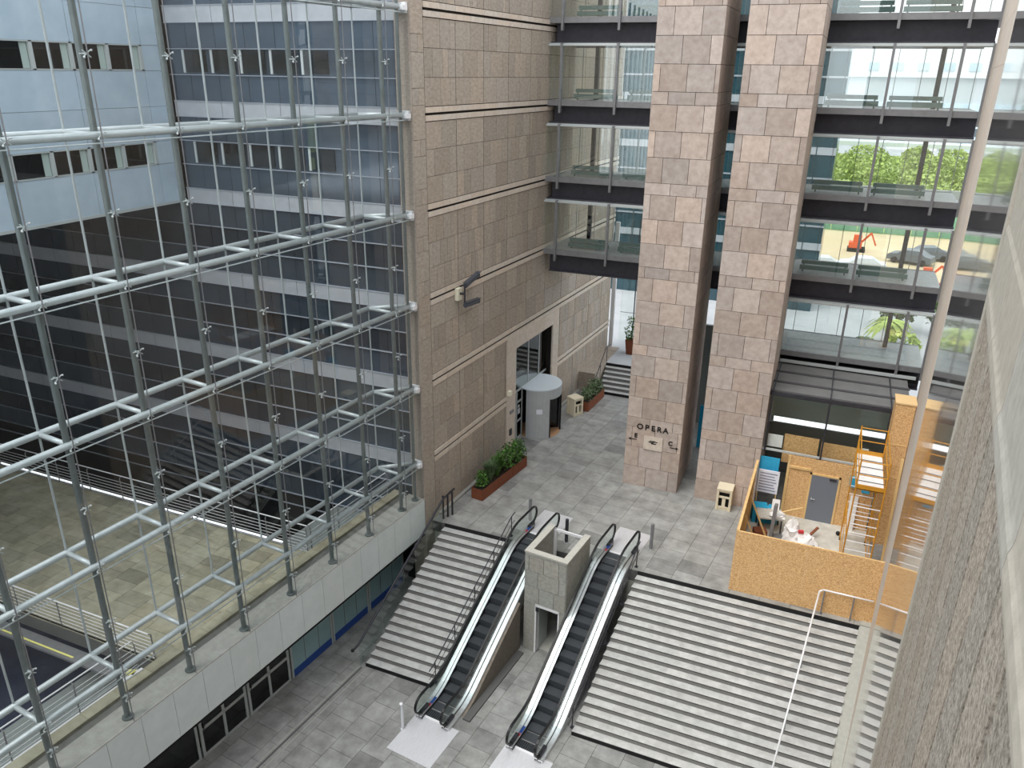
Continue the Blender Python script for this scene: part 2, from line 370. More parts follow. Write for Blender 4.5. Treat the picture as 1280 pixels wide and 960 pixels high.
def brown_wall():
    ORG = (-13.84, 24.2, 0)
    mb = MB(); Lw = 21.5; top = 23.0
    doorY = (7.25, 13.3); inner = (8.15, 12.55)
    # backing with the door opening
    mb.box(-.6, -.03, 0, inner[0], -.3, top, 1); mb.box(-.6, -.03, inner[1], Lw, -.3, top, 1); mb.box(-.6, -.03, inner[0], inner[1], 5.25, top, 1)
    mb.box(-.6, -.03, 0, .8, L, -.3, 1)
    fn = lambda u, v, d: (-.03 + d, u, v)
    fn2 = lambda u, v, d: (fn(u, v, d))
    bands = [2.85 + 3.305 * k for k in range(-1, 7)]
    def hole(p0, p1, v, t): return p1 > doorY[0] + .02 and p0 < doorY[1] - .02 and v < 5.72
    z0 = -.02
    for b in bands + [top + .25]:
        z1 = b - .25
        if z1 > z0 + .1:
            z1 = min(z1, top); n = 3 if z1 - z0 > 2 else max(1, round((z1 - z0) / .93))
            u = .78
            while u < Lw - .05:
                if u == .78: w = 2.12
                u2 = min(u + 2.12, Lw)
                cuts = [u, u2]
                # blocks between the door frame edges are cut to fit
                segs = [(u, u2)]
                if z0 < 5.6:
                    segs = []
                    if u < doorY[0]: segs.append((u, min(u2, doorY[0])))
                    if u2 > doorY[1]: segs.append((max(u, doorY[1]), u2))
                    if z0 > 5.6: segs = [(u, u2)]
                for (a_, b_) in segs:
                    if b_ - a_ > .1: clad(mb, fn, a_ + .015, b_ - .015, z0, z1, [(z1 - z0) / n], [1.06, 1.06, .72, 1.06, .53][(int(u * 7) + int(z0)) % 5], gap=.016, d=.03, a=.13, split=.12)
                u = u2
        z0 = b + .25
    # corner pilaster of plain blocks
    clad(mb, fn, 0, .76, L, top, [1.12, .55], .8, gap=.014, d=.045, a=.06, m=0)
    mb.box(-.6, .0, -.02, 0, L, top, 2, rnd_tint(.02))
    mb.build('wall_left', ['brown_stone', 'joint', 'brown_stone_rough'], kind='structure', loc=ORG, rz=R(-3.64))
    # pale string courses with a dark slot between
    mb = MB()
    for b in bands[1:]:
        if b > top: continue
        for (a_, c_) in ((.78, doorY[0]), (doorY[1], Lw)) if b < 5.8 else ((.78, Lw),):
            for s, e in ((b - .23, b - .045), (b + .045, b + .23)):
                u = a_
                while u < c_ - .05:
                    e2 = min(u + 1.06, c_); mb.box(-.02, .035, u + .005, e2 - .005, s, e, 0, rnd_tint(.05)); u = e2
    mb.build('trim_2', ['pale_stone'], kind='structure', loc=ORG, rz=R(-3.64))
    # pale frame round the doorway
    mb = MB()
    for (u0, u1) in ((doorY[0], inner[0]), (inner[1], doorY[1])):
        z = 0
        while z < 5.85: z2 = min(z + .9867, 5.92); mb.box(-.5, .06, u0, u1, z + .005, z2 - .005, 0, rnd_tint(.05)); z = z2
    u = inner[0]
    while u < inner[1] - .01: u2 = min(u + 1.1, inner[1]); mb.box(-.5, .06, u + .004, u2 - .004, 5.25, 5.92, 0, rnd_tint(.05)); u = u2
    mb.build('trim_3', ['pale_stone'], kind='structure', loc=ORG, rz=R(-3.64))
    # kerb at the wall foot
    mb = MB(); mb.box(0, .16, 1.0, 7.2, 0, .1, 0, .85); mb.box(0, .16, 13.35, 17, 0, .1, 0, .85)
    mb.build('baseboard_left', ['ledge_stone'], kind='structure', loc=ORG, rz=R(-3.64))
    # dark lobby behind the doorway with a flight of steps
    mb = MB(); mb.box(-6, -.6, 6.2, 6.4, 0, 6); mb.box(-6, -.6, 14.3, 14.5, 0, 6); mb.box(-6.2, -6, 6.2, 14.5, 0, 6); mb.box(-6, -.6, 6.4, 14.3, 5.8, 6); mb.box(-6, -.5, 6.4, 14.3, -.1, 0)
    mb.build('wall_lobby', ['interior_dim'], kind='structure', loc=ORG, rz=R(-3.64))
    mb = MB()
    for k in range(9): mb.box(-2.6 - k * .32, -2.3 - k * .32, 8.4, 14.2, 1.6 + k * .3, 1.66 + k * .3, 0); mb.box(-2.62 - k * .32, -2.58 - k * .32, 8.4, 14.2, 1.36 + k * .3, 1.6 + k * .3, 1)
    tag(mb.build('lobby_stair', ['concrete', 'interior_dim'], loc=ORG, rz=R(-3.64)), 'flight of steps dimly seen inside the tall doorway above the revolving door', 'stairs')
brown_wall()
def right_wall():
    ORG = (4.24, 35.3, 0)
    mb = MB(); mb.box(0, .6, -15.4, 0, L, 23, 0, 1.0); mb.box(0, .6, -39, -15.4, L, 23, 0, .9)
    fn = lambda u, v, d: (-d, u, v)
    clad(mb, fn, -15.4, 0, L, 23, [1.1], 1.8, gap=.006, d=.02, a=.05, m=1)
    mb.build('wall_right', ['joint', 'pale_stone'], kind='structure', loc=ORG, rz=R(-AZ))
    mb = MB(); 
    for k in range(6): mb.box(-.02, 0, -27.0 + k * 1.93, -27.0 + (k + 1) * 1.93 - .004, L, 23, 0, .97 + .03 * (k % 2))
    mb.build('wall_right_polished', ['polished_wall'], kind='structure', loc=ORG, rz=R(-AZ))
    mb = MB()
    clad(mb, fn, -37, -27.3, L, 15.5, [30], [.62], gap=.05, d=.02, a=.1)
    mb.box(-.03, 0, -27.3, -27.0, L, 23, 1, rnd_tint(.02)); mb.box(-.004, 0, -37, -27.3, L, 15.5, 2)
    mb.build('wall_right_rough', ['rough_concrete', 'smooth_concrete', 'joint'], kind='structure', loc=ORG, rz=R(-AZ))
    mb = MB()      # moulded smooth course at the level of the camera's floor
    prof = [(0, 15.5), (-.022, 15.5), (-.036, 15.53), (-.042, 15.58), (-.04, 15.66), (-.03, 15.7), (-.026, 15.74), (-.026, 16.25), (-.015, 16.3), (-.015, 21), (0, 21)]
    y = -37.0
    while y < -27.3:
        y2 = min(y + 1.62, -27.3); b = len(mb.v); n = len(prof); t = rnd_tint(.05)
        mb.v += [(x, y + .006, z) for x, z in prof] + [(x, y2 - .006, z) for x, z in prof]
        mb.face([b + i for i in range(n)], 0, t); mb.face([b + n + i for i in range(n)][::-1], 0, t)
        for i in range(n): j = (i + 1) % n; mb.face([b + j, b + i, b + n + i, b + n + j], 0, t)
        y = y2
    mb.build('trim_4', ['smooth_concrete'], kind='structure', loc=ORG, rz=R(-AZ))
    mb = MB()      # stone string beside the stairs
    pts = [(-.9, L + .25), (-10.8 + 10.2, 0)]
    b = [(-16.3, L), (-16.3, L + .35), (-15.6, L + .35), (-10.7, -.0), (-10.7, .05), (-9.5, .05), (-9.5, L)]
    mb.sheet(b, -.36, -.02, 0, .95)
    mb.build('trim_5', ['concrete'], kind='structure', loc=ORG, rz=R(-AZ))
    mb = MB(); mb.box(-.42, -.02, -18.4, -16.32, L, L + 1.35, 0, (1.02, .98, .95))
    mb.build('trim_6', ['pale_stone'], kind='structure', loc=ORG, rz=R(-AZ), bevel=.01)
right_wall()
def towers():
    for (x0, x1, lab) in ((-7.37, -4.9, 'left of the two tall square stone towers, with the lettering on its foot'), (-4.1, -1.56, 'right of the two tall square stone towers, beside the boarded enclosure')):
        y0, y1, top = 31.1, 34.7, 22.6
        t = thing('stone_tower', lab, 'tower', ((x0 + x1) / 2, (y0 + y1) / 2, 0))
        w = (x1 - x0) / 2; dd = (y1 - y0) / 2
        mb = MB(); mb.box(-w + .04, w - .04, -dd + .04, dd - .04, 0, top, 0); mb.build('core', ['joint'], t)
        mb = MB(); rows = [.97, .97, .97, .46]
        clad(mb, lambda u, v, d: (u, -dd + .04 - d, v), -w, w, 0, top, rows, [1.02, 1.02, 1.02], gap=.018, d=.04, a=.2, warm=.04)
        clad(mb, lambda u, v, d: (w - .04 + d, u, v), -dd, dd, 0, top, rows, [1.02], gap=.018, d=.04, a=.12, warm=.03)
        clad(mb, lambda u, v, d: (-w + .04 - d, -u, v), -dd, dd, 0, top, rows, [1.02], gap=.018, d=.04, a=.12, warm=.03)
        mb.build('stone_cladding', ['tower_stone'], t)
towers()
def lettering():
    def txt(body, name, x, z, size, parent, tilt=0):
        cu = bpy.data.curves.new(name, 'FONT'); cu.body = body; cu.size = size; cu.extrude = .012; cu.align_x = 'CENTER'; cu.offset = .006
        o = bpy.data.objects.new(name, cu); me = None
        COL.objects.link(o); bpy.context.view_layer.update()
        dg = bpy.context.evaluated_depsgraph_get(); me = bpy.data.meshes.new_from_object(o.evaluated_get(dg))
        bpy.data.objects.remove(o); m_ = bpy.data.objects.new(name, me); COL.objects.link(m_); me.materials.clear(); me.materials.append(MATS['sign_black'])
        m_.parent = parent; m_.location = (x, 0, z); m_.rotation_euler = (R(90), 0, 0); return m_
    t = thing('wall_lettering', 'black OPERA lettering fixed across the left stone tower', 'sign', (-6.2, 31.085, 2.84))
    x = -.56
    for ch, adv in zip('OPERA', (.3, .27, .26, .27, .26)): txt(ch, 'letter', x, 0, .36, t); x += adv + .01
    def arrow(name, sgn, x, z, parent):
        mb = MB(); mb.box(-.16, .16, -.012, .0, -.014, .014)
        pts = [(sgn * .22, 0), (sgn * .1, .06), (sgn * .1, -.06)]
        b = len(mb.v); mb.v += [(px, -.012, pz) for px, pz in pts] + [(px, 0, pz) for px, pz in pts]
        mb.face([b, b + 1, b + 2]); mb.face([b + 5, b + 4, b + 3])
        for i in range(3): j = (i + 1) % 3; mb.face([b + i, b + 3 + i, b + 3 + j, b + j])
        o = mb.build(name, ['sign_black'], parent); o.location = (x, 0, z)
    t = thing('direction_sign', 'black letter E above an arrow pointing left on the stone tower', 'sign', (-6.98, 31.085, 2.3))
    txt('E', 'letter', 0.06, .1, .28, t); arrow('arrow', -1, -.05, 0, t)
    t = thing('direction_sign', 'black letter C above an arrow pointing right on the stone tower', 'sign', (-5.24, 31.085, 2.2))
    txt('C', 'letter', -.12, .1, .28, t); arrow('arrow', 1, .03, 0, t)
    t = thing('wall_plaque', 'pale square stone plaque with a small dark emblem below the lettering', 'sign', (-6.12, 31.08, 2.3))
    mb = MB(); mb.box(-.42, .42, -.025, 0, -.38, .28); mb.build('plate', ['pale_stone'], t)
    mb = MB()
    for (a_, b_, z0, z1) in ((-.2, .02, -.02, .03), (-.08, .14, -.08, -.03), (-.02, .2, .02, .06), (-.16, .1, .05, .08)): mb.box(a_, b_, -.034, -.025, z0, z1)
    mb.build('emblem', ['sign_black'], t)
lettering()

# ================================================================== BRIDGES
BZ = [5.8, 9.27, 12.7, 16.07, 19.47]
def radiator(x, y, z, w, label, proto=[None]):
    if proto[0] is None:
        t = thing('radiator', label, 'radiator', (x, y, z)); proto[0] = t
        mb = MB(); mb.box(-.95, .95, -.06, .06, .34, .5); mb.build('upper_panel', ['radiator'], t)
        mb = MB(); mb.box(-1, 1, -.12, .12, .1, .28); mb.build('lower_panel', ['radiator'], t)
        for s in (-.85, .85): mb = MB(); mb.box(s - .03, s + .03, -.05, .05, 0, .36); mb.build('foot', ['radiator'], t)
        return t
    return dup(proto[0], (x, y, z), None, label)
def bridges():
    seg_l = (-13.15, -7.45); seg_m = (-4.9, -4.1); seg_r = (-1.55, 4.2)
    ords = ['lowest', 'second lowest', 'middle', 'second highest', 'topmost']
    for k, zk in enumerate(BZ):
        xa = -13.15 if k else -1.9; xb = 4.2
        x0 = xa
        t = thing('glazed_bridge', 'glazed footbridge crossing behind the stone towers, %s of the five levels' % ords[k], 'footbridge', ((xa + xb) / 2, 36.8, zk))
        cx, cy = (xa + xb) / 2, 36.8; w = (xb - xa) / 2
        H = 2.55
        def B(mb, X0, X1, Y0, Y1, Z0, Z1, m=0): mb.box(X0 - cx, X1 - cx, Y0 - cy, Y1 - cy, Z0 - zk, Z1 - zk, m)
        mb = MB(); B(mb, xa + .2, xb, 35.75, 35.95, zk - .86, zk + .0); B(mb, xa + .2, xb, 35.6, 36.1, zk - .92, zk - .86); B(mb, xa + .2, xb, 38.0, 38.2, zk - .86, zk)
        mb.build('girder', ['beam_metal'], t)
        mb = MB(); B(mb, xa, xb, 35.34, 38.5, zk + .02, zk + .22); mb.build('deck', ['bridge_floor'], t)
        mb = MB(); B(mb, xa, xb, 35.5, 38.5, zk + H + .05, zk + H + .12); mb.build('roof', ['beam_metal'], t)
        mb = MB(); B(mb, xa, xb, 35.22, 35.34, zk, zk + .24); mb.build('sill', ['frame_grey'], t)
        mb = MB(); B(mb, xa, xb, 35.2, 35.34, zk + H - .06, zk + H); B(mb, xa, xb, 35.3, 35.5, zk + H, zk + H + .05); mb.build('head_rail', ['light_frame'], t)
        mb = MB(); B(mb, xa, xb, 38.44, 38.5, zk + H - .06, zk + H + .04); B(mb, xa, xb, 38.44, 38.5, zk, zk + .24)
        x = xa + .6
        while x < xb: B(mb, x - .012, x + .012, 38.46, 38.5, zk + .24, zk + H); x += .98
        mb.build('rear_frame', ['frame_grey'], t)
        mb = MB(); B(mb, xa, xb, 38.47, 38.48, zk + .24, zk + H - .06); mb.build('rear_pane', ['clear_glass'], t)
        posts = [-12.5, -9.95, -7.4, -4.5, -1.62, .85, 3.2, 4.18]
        px = [p for p in posts if xa - .1 < p < xb]
        for p in px:
            mb = MB(); B(mb, p - .05, p + .05, 35.12, 35.3, zk - .3, zk + H + .04)
            mb.build('mullion', ['frame_grey'], t)
        for p in (-11.6, 2.75):
            if p > xa: mb = MB(); B(mb, p - .09, p + .09, 37.6, 37.8, zk + .22, zk + H + .05); mb.build('column', ['dark_metal'], t)
        e = [xa] + [p for p in px if p > xa + .2] 
        if e[-1] < xb - .1: e.append(xb)
        for a_, b_ in zip(e[:-1], e[1:]):
            mb = MB(); B(mb, a_ + .06, b_ - .06, 35.27, 35.29, zk + .24, zk + H - .06); mb.build('window_pane', ['bridge_glass'], t)
        if k:
            radiator(-.35, 36.05, zk + .22, 1, 'long dark green radiator in the %s footbridge, beside the right tower' % ords[k])
            radiator(1.95, 36.05, zk + .22, 1, 'long dark green radiator in the %s footbridge, beside the right hand wall' % ords[k])
            radiator(-11.1, 36.05, zk + .22, 1, 'long dark green radiator in the %s footbridge, towards the brown stone wall' % ords[k])
            radiator(-8.6, 36.05, zk + .22, 1, 'long dark green radiator in the %s footbridge, beside the left tower' % ords[k])
bridges()
def vestibule():
    t = thing('glass_vestibule', 'low glazed vestibule with a flat grey roof under the lowest footbridge', 'vestibule', (1.2, 31.4, 0))
    def B(mb, X0, X1, Y0, Y1, Z0, Z1, m=0): mb.box(X0 - 1.2, X1 - 1.2, Y0 - 31.4, Y1 - 31.4, Z0, Z1, m)
    mb = MB(); B(mb, -1.55, 3.7, 31.4, 35.3, 5.3, 5.42)
    mb.build('roof', ['roof_grey'], t)
    for y in (31.42, 32.6, 33.9):
        mb = MB(); B(mb, -1.55, 3.75, y, y + .16, 5.42, 5.47); mb.build('roof_rib', ['roof_groove'], t)
    mb = MB(); B(mb, -1.55, 4.0, 35.1, 35.2, 5.5, 5.62); mb.build('gutter', ['light_frame'], t)
    mb = MB(); B(mb, -1.55, 4.1, 35.2, 35.7, 5.3, 5.6); mb.build('fascia', ['dark_void'], t)
    for x in (-1.45, .76, 3.0):
        mb = MB(); B(mb, x - .035, x + .035, 31.3, 31.42, 2.75, 5.45); B(mb, x - .02, x + .02, 31.4, 35.2, 5.42, 5.5); mb.build('mullion', ['dark_metal'], t)
    mb = MB(); B(mb, -1.55, 3.0, 31.33, 31.4, 2.82, 2.9); mb.build('transom', ['light_frame'], t)
    mb = MB(); B(mb, -1.55, 3.0, 31.33, 31.42, 5.3, 5.42); mb.build('head', ['dark_metal'], t)
    for a_, b_ in ((-1.41, .72), (.8, 2.96)):
        mb = MB(); B(mb, a_, b_, 31.36, 31.375, 2.92, 5.3); mb.build('pane', ['clear_glass'], t)
    # inside, seen through the panes
    mb = MB(); B(mb, -1.6, 4.0, 35.2, 35.32, 0, 2.5); mb.build('back_wall', ['interior_dim'], t)
    mb = MB(); B(mb, -1.5, 3.9, 34.0, 34.06, 3.3, 5.05); mb.build('pale_blind', ['blind_pale'], t)
    for z in (4.6, 4.85): mb = MB(); B(mb, -1.5, 3.6, 33.2, 33.26, z, z + .06); mb.build('ceiling_tube', ['light_frame'], t)
    for (a_, b_, c, d) in ((-.75, .62, 2.2, 3.5), (.72, 2.2, 2.2, 3.4)):
        o = MB(); o.box(a_, b_, 31.75, 31.79, c, d); tag(o.build('particle_board', ['osb']), 'particle board leaning inside the vestibule glass, %s' % ('left of the middle mullion' if a_ < 0 else 'right of the middle mullion'), 'board')
    o = MB(); o.box(-1.4, -.8, 31.6, 31.64, 2.9, 3.45); tag(o.build('white_sheet', ['white_sheet']), 'white sheet inside the vestibule glass above the bright blue panel', 'sheet')
    o = MB(); o.box(2.25, 2.5, 31.6, 31.64, 2.6, 3.5); tag(o.build('white_sheet', ['white_sheet']), 'narrow white strip inside the vestibule glass beside the scaffold', 'sheet')
vestibule()

# ================================================================== STAIRS
def stairs(label, xl, xr, xl2, xr2, y0, run, ztop, n, rise, kind_top=True):
    """xl,xr at the top edge, xl2,xr2 at the foot"""
    cx = (xl + xr2) / 2; yf = y0 - run * (n - 1)
    t = thing('staircase', label, 'stairs', (cx, yf, ztop - n * rise)); zb = ztop - n * rise
    for k in range(n - 1):
        ya = y0 - k * run; yb = ya - run; z = ztop - (k + 1) * rise
        fa = k / (n - 1); fb = (k + 1) / (n - 1)
        P = lambda f: (xl + (xl2 - xl) * f - cx, xr + (xr2 - xr) * f - cx)
        (a0, a1), (b0, b1) = P(fa), P(fb)
        mb = MB(); tt = rnd_tint(.06)
        ya -= yf; yb -= yf; z -= zb
        # a few slabs along each tread
        xs = [b0]; 
        while xs[-1] < b1 - 1.5: xs.append(xs[-1] + random.uniform(.9, 1.5))
        xs.append(b1); fr = (a1 - a0) / (b1 - b0)
        for u0, u1 in zip(xs[:-1], xs[1:]):
            q0 = a0 + (u0 - b0) * fr; q1 = a0 + (u1 - b0) * fr; tt = rnd_tint(.07, .01)
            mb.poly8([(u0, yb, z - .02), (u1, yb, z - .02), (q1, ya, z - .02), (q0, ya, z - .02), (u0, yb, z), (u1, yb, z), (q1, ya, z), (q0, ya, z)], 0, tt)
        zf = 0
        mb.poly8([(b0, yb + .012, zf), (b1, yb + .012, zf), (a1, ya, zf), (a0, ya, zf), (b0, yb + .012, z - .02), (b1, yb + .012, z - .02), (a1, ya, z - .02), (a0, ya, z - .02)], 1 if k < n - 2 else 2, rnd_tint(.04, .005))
        mb.box(b0, b1, yb - .008, yb + .012, z - .024, z - .004, 2)
        if k == n - 2: mb.box(b0, b1, yb - .012, yb + .01, 0, z - .03, 2)
        if k == 0: mb.box(a0, a1, ya - .012, ya + .02, z + .002, z + rise - .0, 2)
        mb.build('step', ['stair_tread', 'stair_riser', 'black_strip'], t)
    return t
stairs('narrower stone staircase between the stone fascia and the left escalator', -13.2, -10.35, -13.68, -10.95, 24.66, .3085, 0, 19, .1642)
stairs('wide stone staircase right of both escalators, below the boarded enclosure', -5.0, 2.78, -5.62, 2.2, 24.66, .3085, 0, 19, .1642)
stairs('short flight of dark steps in the distance, between brown wall and left tower', -11.75, -5.2, -11.5, -5.2, 43.1, .36, 1.15, 7, .1642)
mb = MB(); mb.prism([(-12.3, 43.12), (-5, 43.12), (-5, 46), (-12.3, 46)], .6, 1.15, 0, 1.0); mb.build('floor', ['outer_plaza'], kind='structure')
mb = MB(); mb.box(-13.2, -11.78, 40.86, 46, 0, 1.2, 0, .9); mb.build('wall_steps', ['brown_stone'], kind='structure')
mb = MB(); mb.box(-7.3, -1.6, 39.2, 39.4, 0, 5.5); mb.build('wall_court', ['interior_dim'], kind='structure')

# ================================================================== ESCALATORS
def zprof(s):
    a, b = 1.45, 6.857; e = .5; sl = math.tan(R(30))
    def ramp(x): return 0 if x < -e else (x if x > e else (x + e) ** 2 / (4 * e))
    return sl * (ramp(s - a) - ramp(s - b))
def escalator(loc, label):
    t = thing('escalator', label, 'escalator', loc, 6.0)
    ss = [-.0 + i * .2 for i in range(45)]
    for k in range(19):
        s0 = .4 + k * .4; z = zprof(s0 + .2)
        mb = MB(); mb.box(-.4, .4, s0 + .01, s0 + .38, z - .24, z, 0); mb.box(-.4, .4, s0 + .38, s0 + .4, z - .05, z - .004, 1)
        for j in range(11): mb.box(-.385 + j * .072, -.345 + j * .072, s0 + .02, s0 + .37, z, z + .006, 0)
        mb.build('step', ['step_grey', 'black_rubber'], t)
    mb = MB(); mb.sheet([(.3, -.35)] + [(s, zprof(s) - .3) for s in ss[2:42]] + [(8.1, 2.6)] + [(s, zprof(s) - .55) for s in ss[2:42]][::-1], -.42, .42); mb.build('step_chain_pan', ['black_rubber'], t)
    for sd in (-1, 1):
        mb = MB()   # inner skirt
        top = [(s, zprof(s) + .13) for s in ss[1:43]]; bot = [(s, zprof(s) - .3) for s in ss[1:43]]
        mb.sheet(top + bot[::-1], sd * .405 - (.0 if sd > 0 else .01), sd * .405 + (.01 if sd > 0 else 0)); mb.build('skirt', ['dark_metal'], t)
        for nm, xa, xb, h in (('inner_deck', .41, .5, .15), ('outer_deck', .53, .68, .13)):
            mb = MB(); mb.sheet([(s, zprof(s) + h) for s in ss[1:43]] + [(s, zprof(s) + h - .04) for s in ss[1:43]][::-1], min(sd * xa, sd * xb), max(sd * xa, sd * xb)); mb.build(nm, ['stainless'], t)
        mb = MB(); mb.sheet([(s, zprof(s) + .14) for s in ss[1:43]] + [(s, zprof(s) + .1) for s in ss[1:43]][::-1], min(sd * .5, sd * .53), max(sd * .5, sd * .53)); mb.build('glass_channel', ['black_rubber'], t)
        mb = MB(); mb.sheet([(s, zprof(s) + .1) for s in ss[1:43]] + [(8.4, 3.12 - .3)] + [(s, max(zprof(s) - .55, 0)) for s in ss[1:42]][::-1], min(sd * .66, sd * .69), max(sd * .66, sd * .69)); mb.build('side_panel', ['stainless'], t)
        # glass and handrail
        x = sd * .515; cu = [(math.cos(R(a)), math.sin(R(a))) for a in range(300, 89, -15)]
        lowc = (.36, .57); upc = (8.45, 3.12 + .57)
        low = [(lowc[0] + .36 * c, lowc[1] + .36 * s_) for c, s_ in cu]
        low = [(lowc[0] + .36 * math.cos(R(a)), lowc[1] + .36 * math.sin(R(a))) for a in range(290, 89, -20)]
        up = [(upc[0] + .36 * math.cos(R(a)), upc[1] + .36 * math.sin(R(a))) for a in range(90, -111, -20)]
        mid = [(s, zprof(s) + .93) for s in ss if .5 < s < 8.3]
        mb = MB(); mb.ribbon([(x, s, z) for s, z in low + mid + up], .075, .05); mb.build('handrail', ['black_rubber'], t)
        inn = lambda P, c: [(c[0] + (p[0] - c[0]) * .93, c[1] + (p[1] - c[1]) * .93) for p in P]
        outline = inn(low, lowc)[:-1] + [(s, z - .03) for s, z in mid] + inn(up, upc)[1:] + [(s, zprof(s) + .13) for s in ss if .5 < s < 8.3][::-1]
        mb = MB(); mb.sheet(outline, x - .006, x + .006); mb.build('balustrade_glass', ['balustrade_glass'], t)
        mb = MB(); mb.box(x - .06, x + .06, .3, .75, 0, .24); mb.box(x - .06, x + .06, 8.1, 8.55, 3.12, 3.36); mb.build('newel_base', ['dark_metal'], t)
    mb = MB(); mb.box(-.72, .98, -1.35, .4, 0, .02); mb.build('lower_landing_plate', ['plate_metal'], t)
    mb = MB(); mb.box(-.68, .68, 8.0, 9.9, 3.12, 3.14); mb.build('upper_landing_plate', ['plate_metal'], t)
    mb = MB(); mb.box(-.4, .4, .34, .42, 0, .035); mb.box(-.4, .4, 7.98, 8.06, 3.12, 3.155); mb.build('comb_plate', ['white_metal'], t)
    for (s, z) in ((.95, .16), (8.0, 3.3)):
        mb = MB(); mb.box(-.506, -.42, s - .1, s + .22, z, z + .006, 0); mb.box(-.5, -.43, s - .24, s - .12, z, z + .006, 1); mb.box(-.49, -.45, s + .24, s + .28, z, z + .006, 2)
        o = mb.build('safety_sticker', ['shop_blue', 'barrier_red', 'white_metal'], t, 'blue and red safety sticker on the deck')
        o.rotation_euler = (0, 0, 0)
    return t
E1 = (-10.14, 17.43, L); E2 = (-6.79, 17.46, L)
escalator(E1, 'left escalator, beside the narrow staircase and the stone kiosk')
escalator(E2, 'right escalator, beside the wide staircase')
mb = MB(); mb.sheet([(1.0, 0)] + [(s, max(0, zprof(s) + .05)) for s in [1.2 + .2 * i for i in range(20)]] + [(5.0, 0)], .7, .8, 0, .5)
mb.box(.8, 1.08, .9, 4.8, 0, .06, 1, .6)
mb.build('wall_escalator', ['brown_stone', 'paving_grout'], kind='structure', loc=E1, rz=R(-6))
mb = MB(); mb.sheet([(1.0, 0)] + [(s, max(0, zprof(s) + .05)) for s in [1.2 + .2 * i for i in range(30)]] + [(7.2, 0)], -.74, -.695, 0, .6)
mb.build('wall_escalator', ['brown_stone'], kind='structure', loc=E2, rz=R(-6))

# ================================================================== KIOSK
def kiosk():
    t = thing('stone_kiosk', 'square open-topped stone lift kiosk between the two escalators', 'kiosk', (-7.86, 22.3, L), AZ)
    H = 4.45; w = .83; D = 2.05
    def wallset(mb):
        fn = lambda u, v, d: (u, -d, v)
        clad(mb, fn, -w, w, 2.25, H - .06, [.72, .66, .66], [.6, .85, .6], gap=.022, d=.02, a=.09)
        mb.box(-w, w, .0, .2, 2.25, H - .06, 0, .8); mb.box(-w, -.38, 0, .2, 0, 2.25, 0, .95); mb.box(.62, w, 0, .2, 0, 2.25, 0, .95)
        mb.box(w - .2, w, .2, D, 0, H - .06, 0, .95); clad(mb, lambda u, v, d: (w + d, u, v), 0, D, 0, H - .06, [.7], [1.02], gap=.012, d=.02, a=.06)
        mb.box(-w, -w + .2, .2, D, 0, H - .06, 0, .95); clad(mb, lambda u, v, d: (-w - d, -u, v), -D, 0, 0, H - .06, [.7], [1.02], gap=.012, d=.02, a=.06)
    mb = MB(); wallset(mb); mb.build('stone_wall', ['kiosk_concrete', 'joint'], t)
    mb = MB(); mb.box(-w - .03, w + .03, -.03, .22, H - .06, H); mb.box(w - .22, w + .03, .22, D, H - .06, H); mb.box(-w - .03, -w + .22, .22, D, H - .06, H); mb.build('coping', ['kiosk_coping'], t)
    mb = MB(); mb.box(-w + .2, w - .2, .2, D - .1, 3.0, 3.1); mb.build('inner_floor', ['kiosk_concrete'], t)
    mb = MB(); mb.box(-w + .2, w - .2, D - .08, D - .02, H - .2, H - .1); mb.box(-w + .2, -w + .3, D - .1, D, 3.1, H - .1); mb.box(w - .3, w - .2, D - .1, D, 3.1, H - .1); mb.build('rear_frame', ['white_metal'], t)
    mb = MB(); mb.box(-.38, -.32, -.02, .2, 0, 2.2); mb.box(.56, .62, -.02, .2, 0, 2.2); mb.box(-.38, .62, -.02, .2, 2.14, 2.25); mb.build('door_frame', ['white_metal'], t)
    mb = MB(); mb.box(-.34, -.3, .2, .95, .02, 2.12); o = mb.build('door_leaf', ['light_frame'], t)
    mb = MB(); mb.box(-w + .2, w - .2, .25, 2, 0, .03); mb.build('sill', ['concrete'], t)
    mb = MB(); mb.box(-.3, .56, 1.8, 1.85, .03, 2.9); mb.build('inner_wall', ['dark_void'], t)
    mb = MB(); mb.box(-.34, -.22, -.05, -.02, 1.95, 2.13); mb.build('door_closer', ['dark_metal'], t)
kiosk()
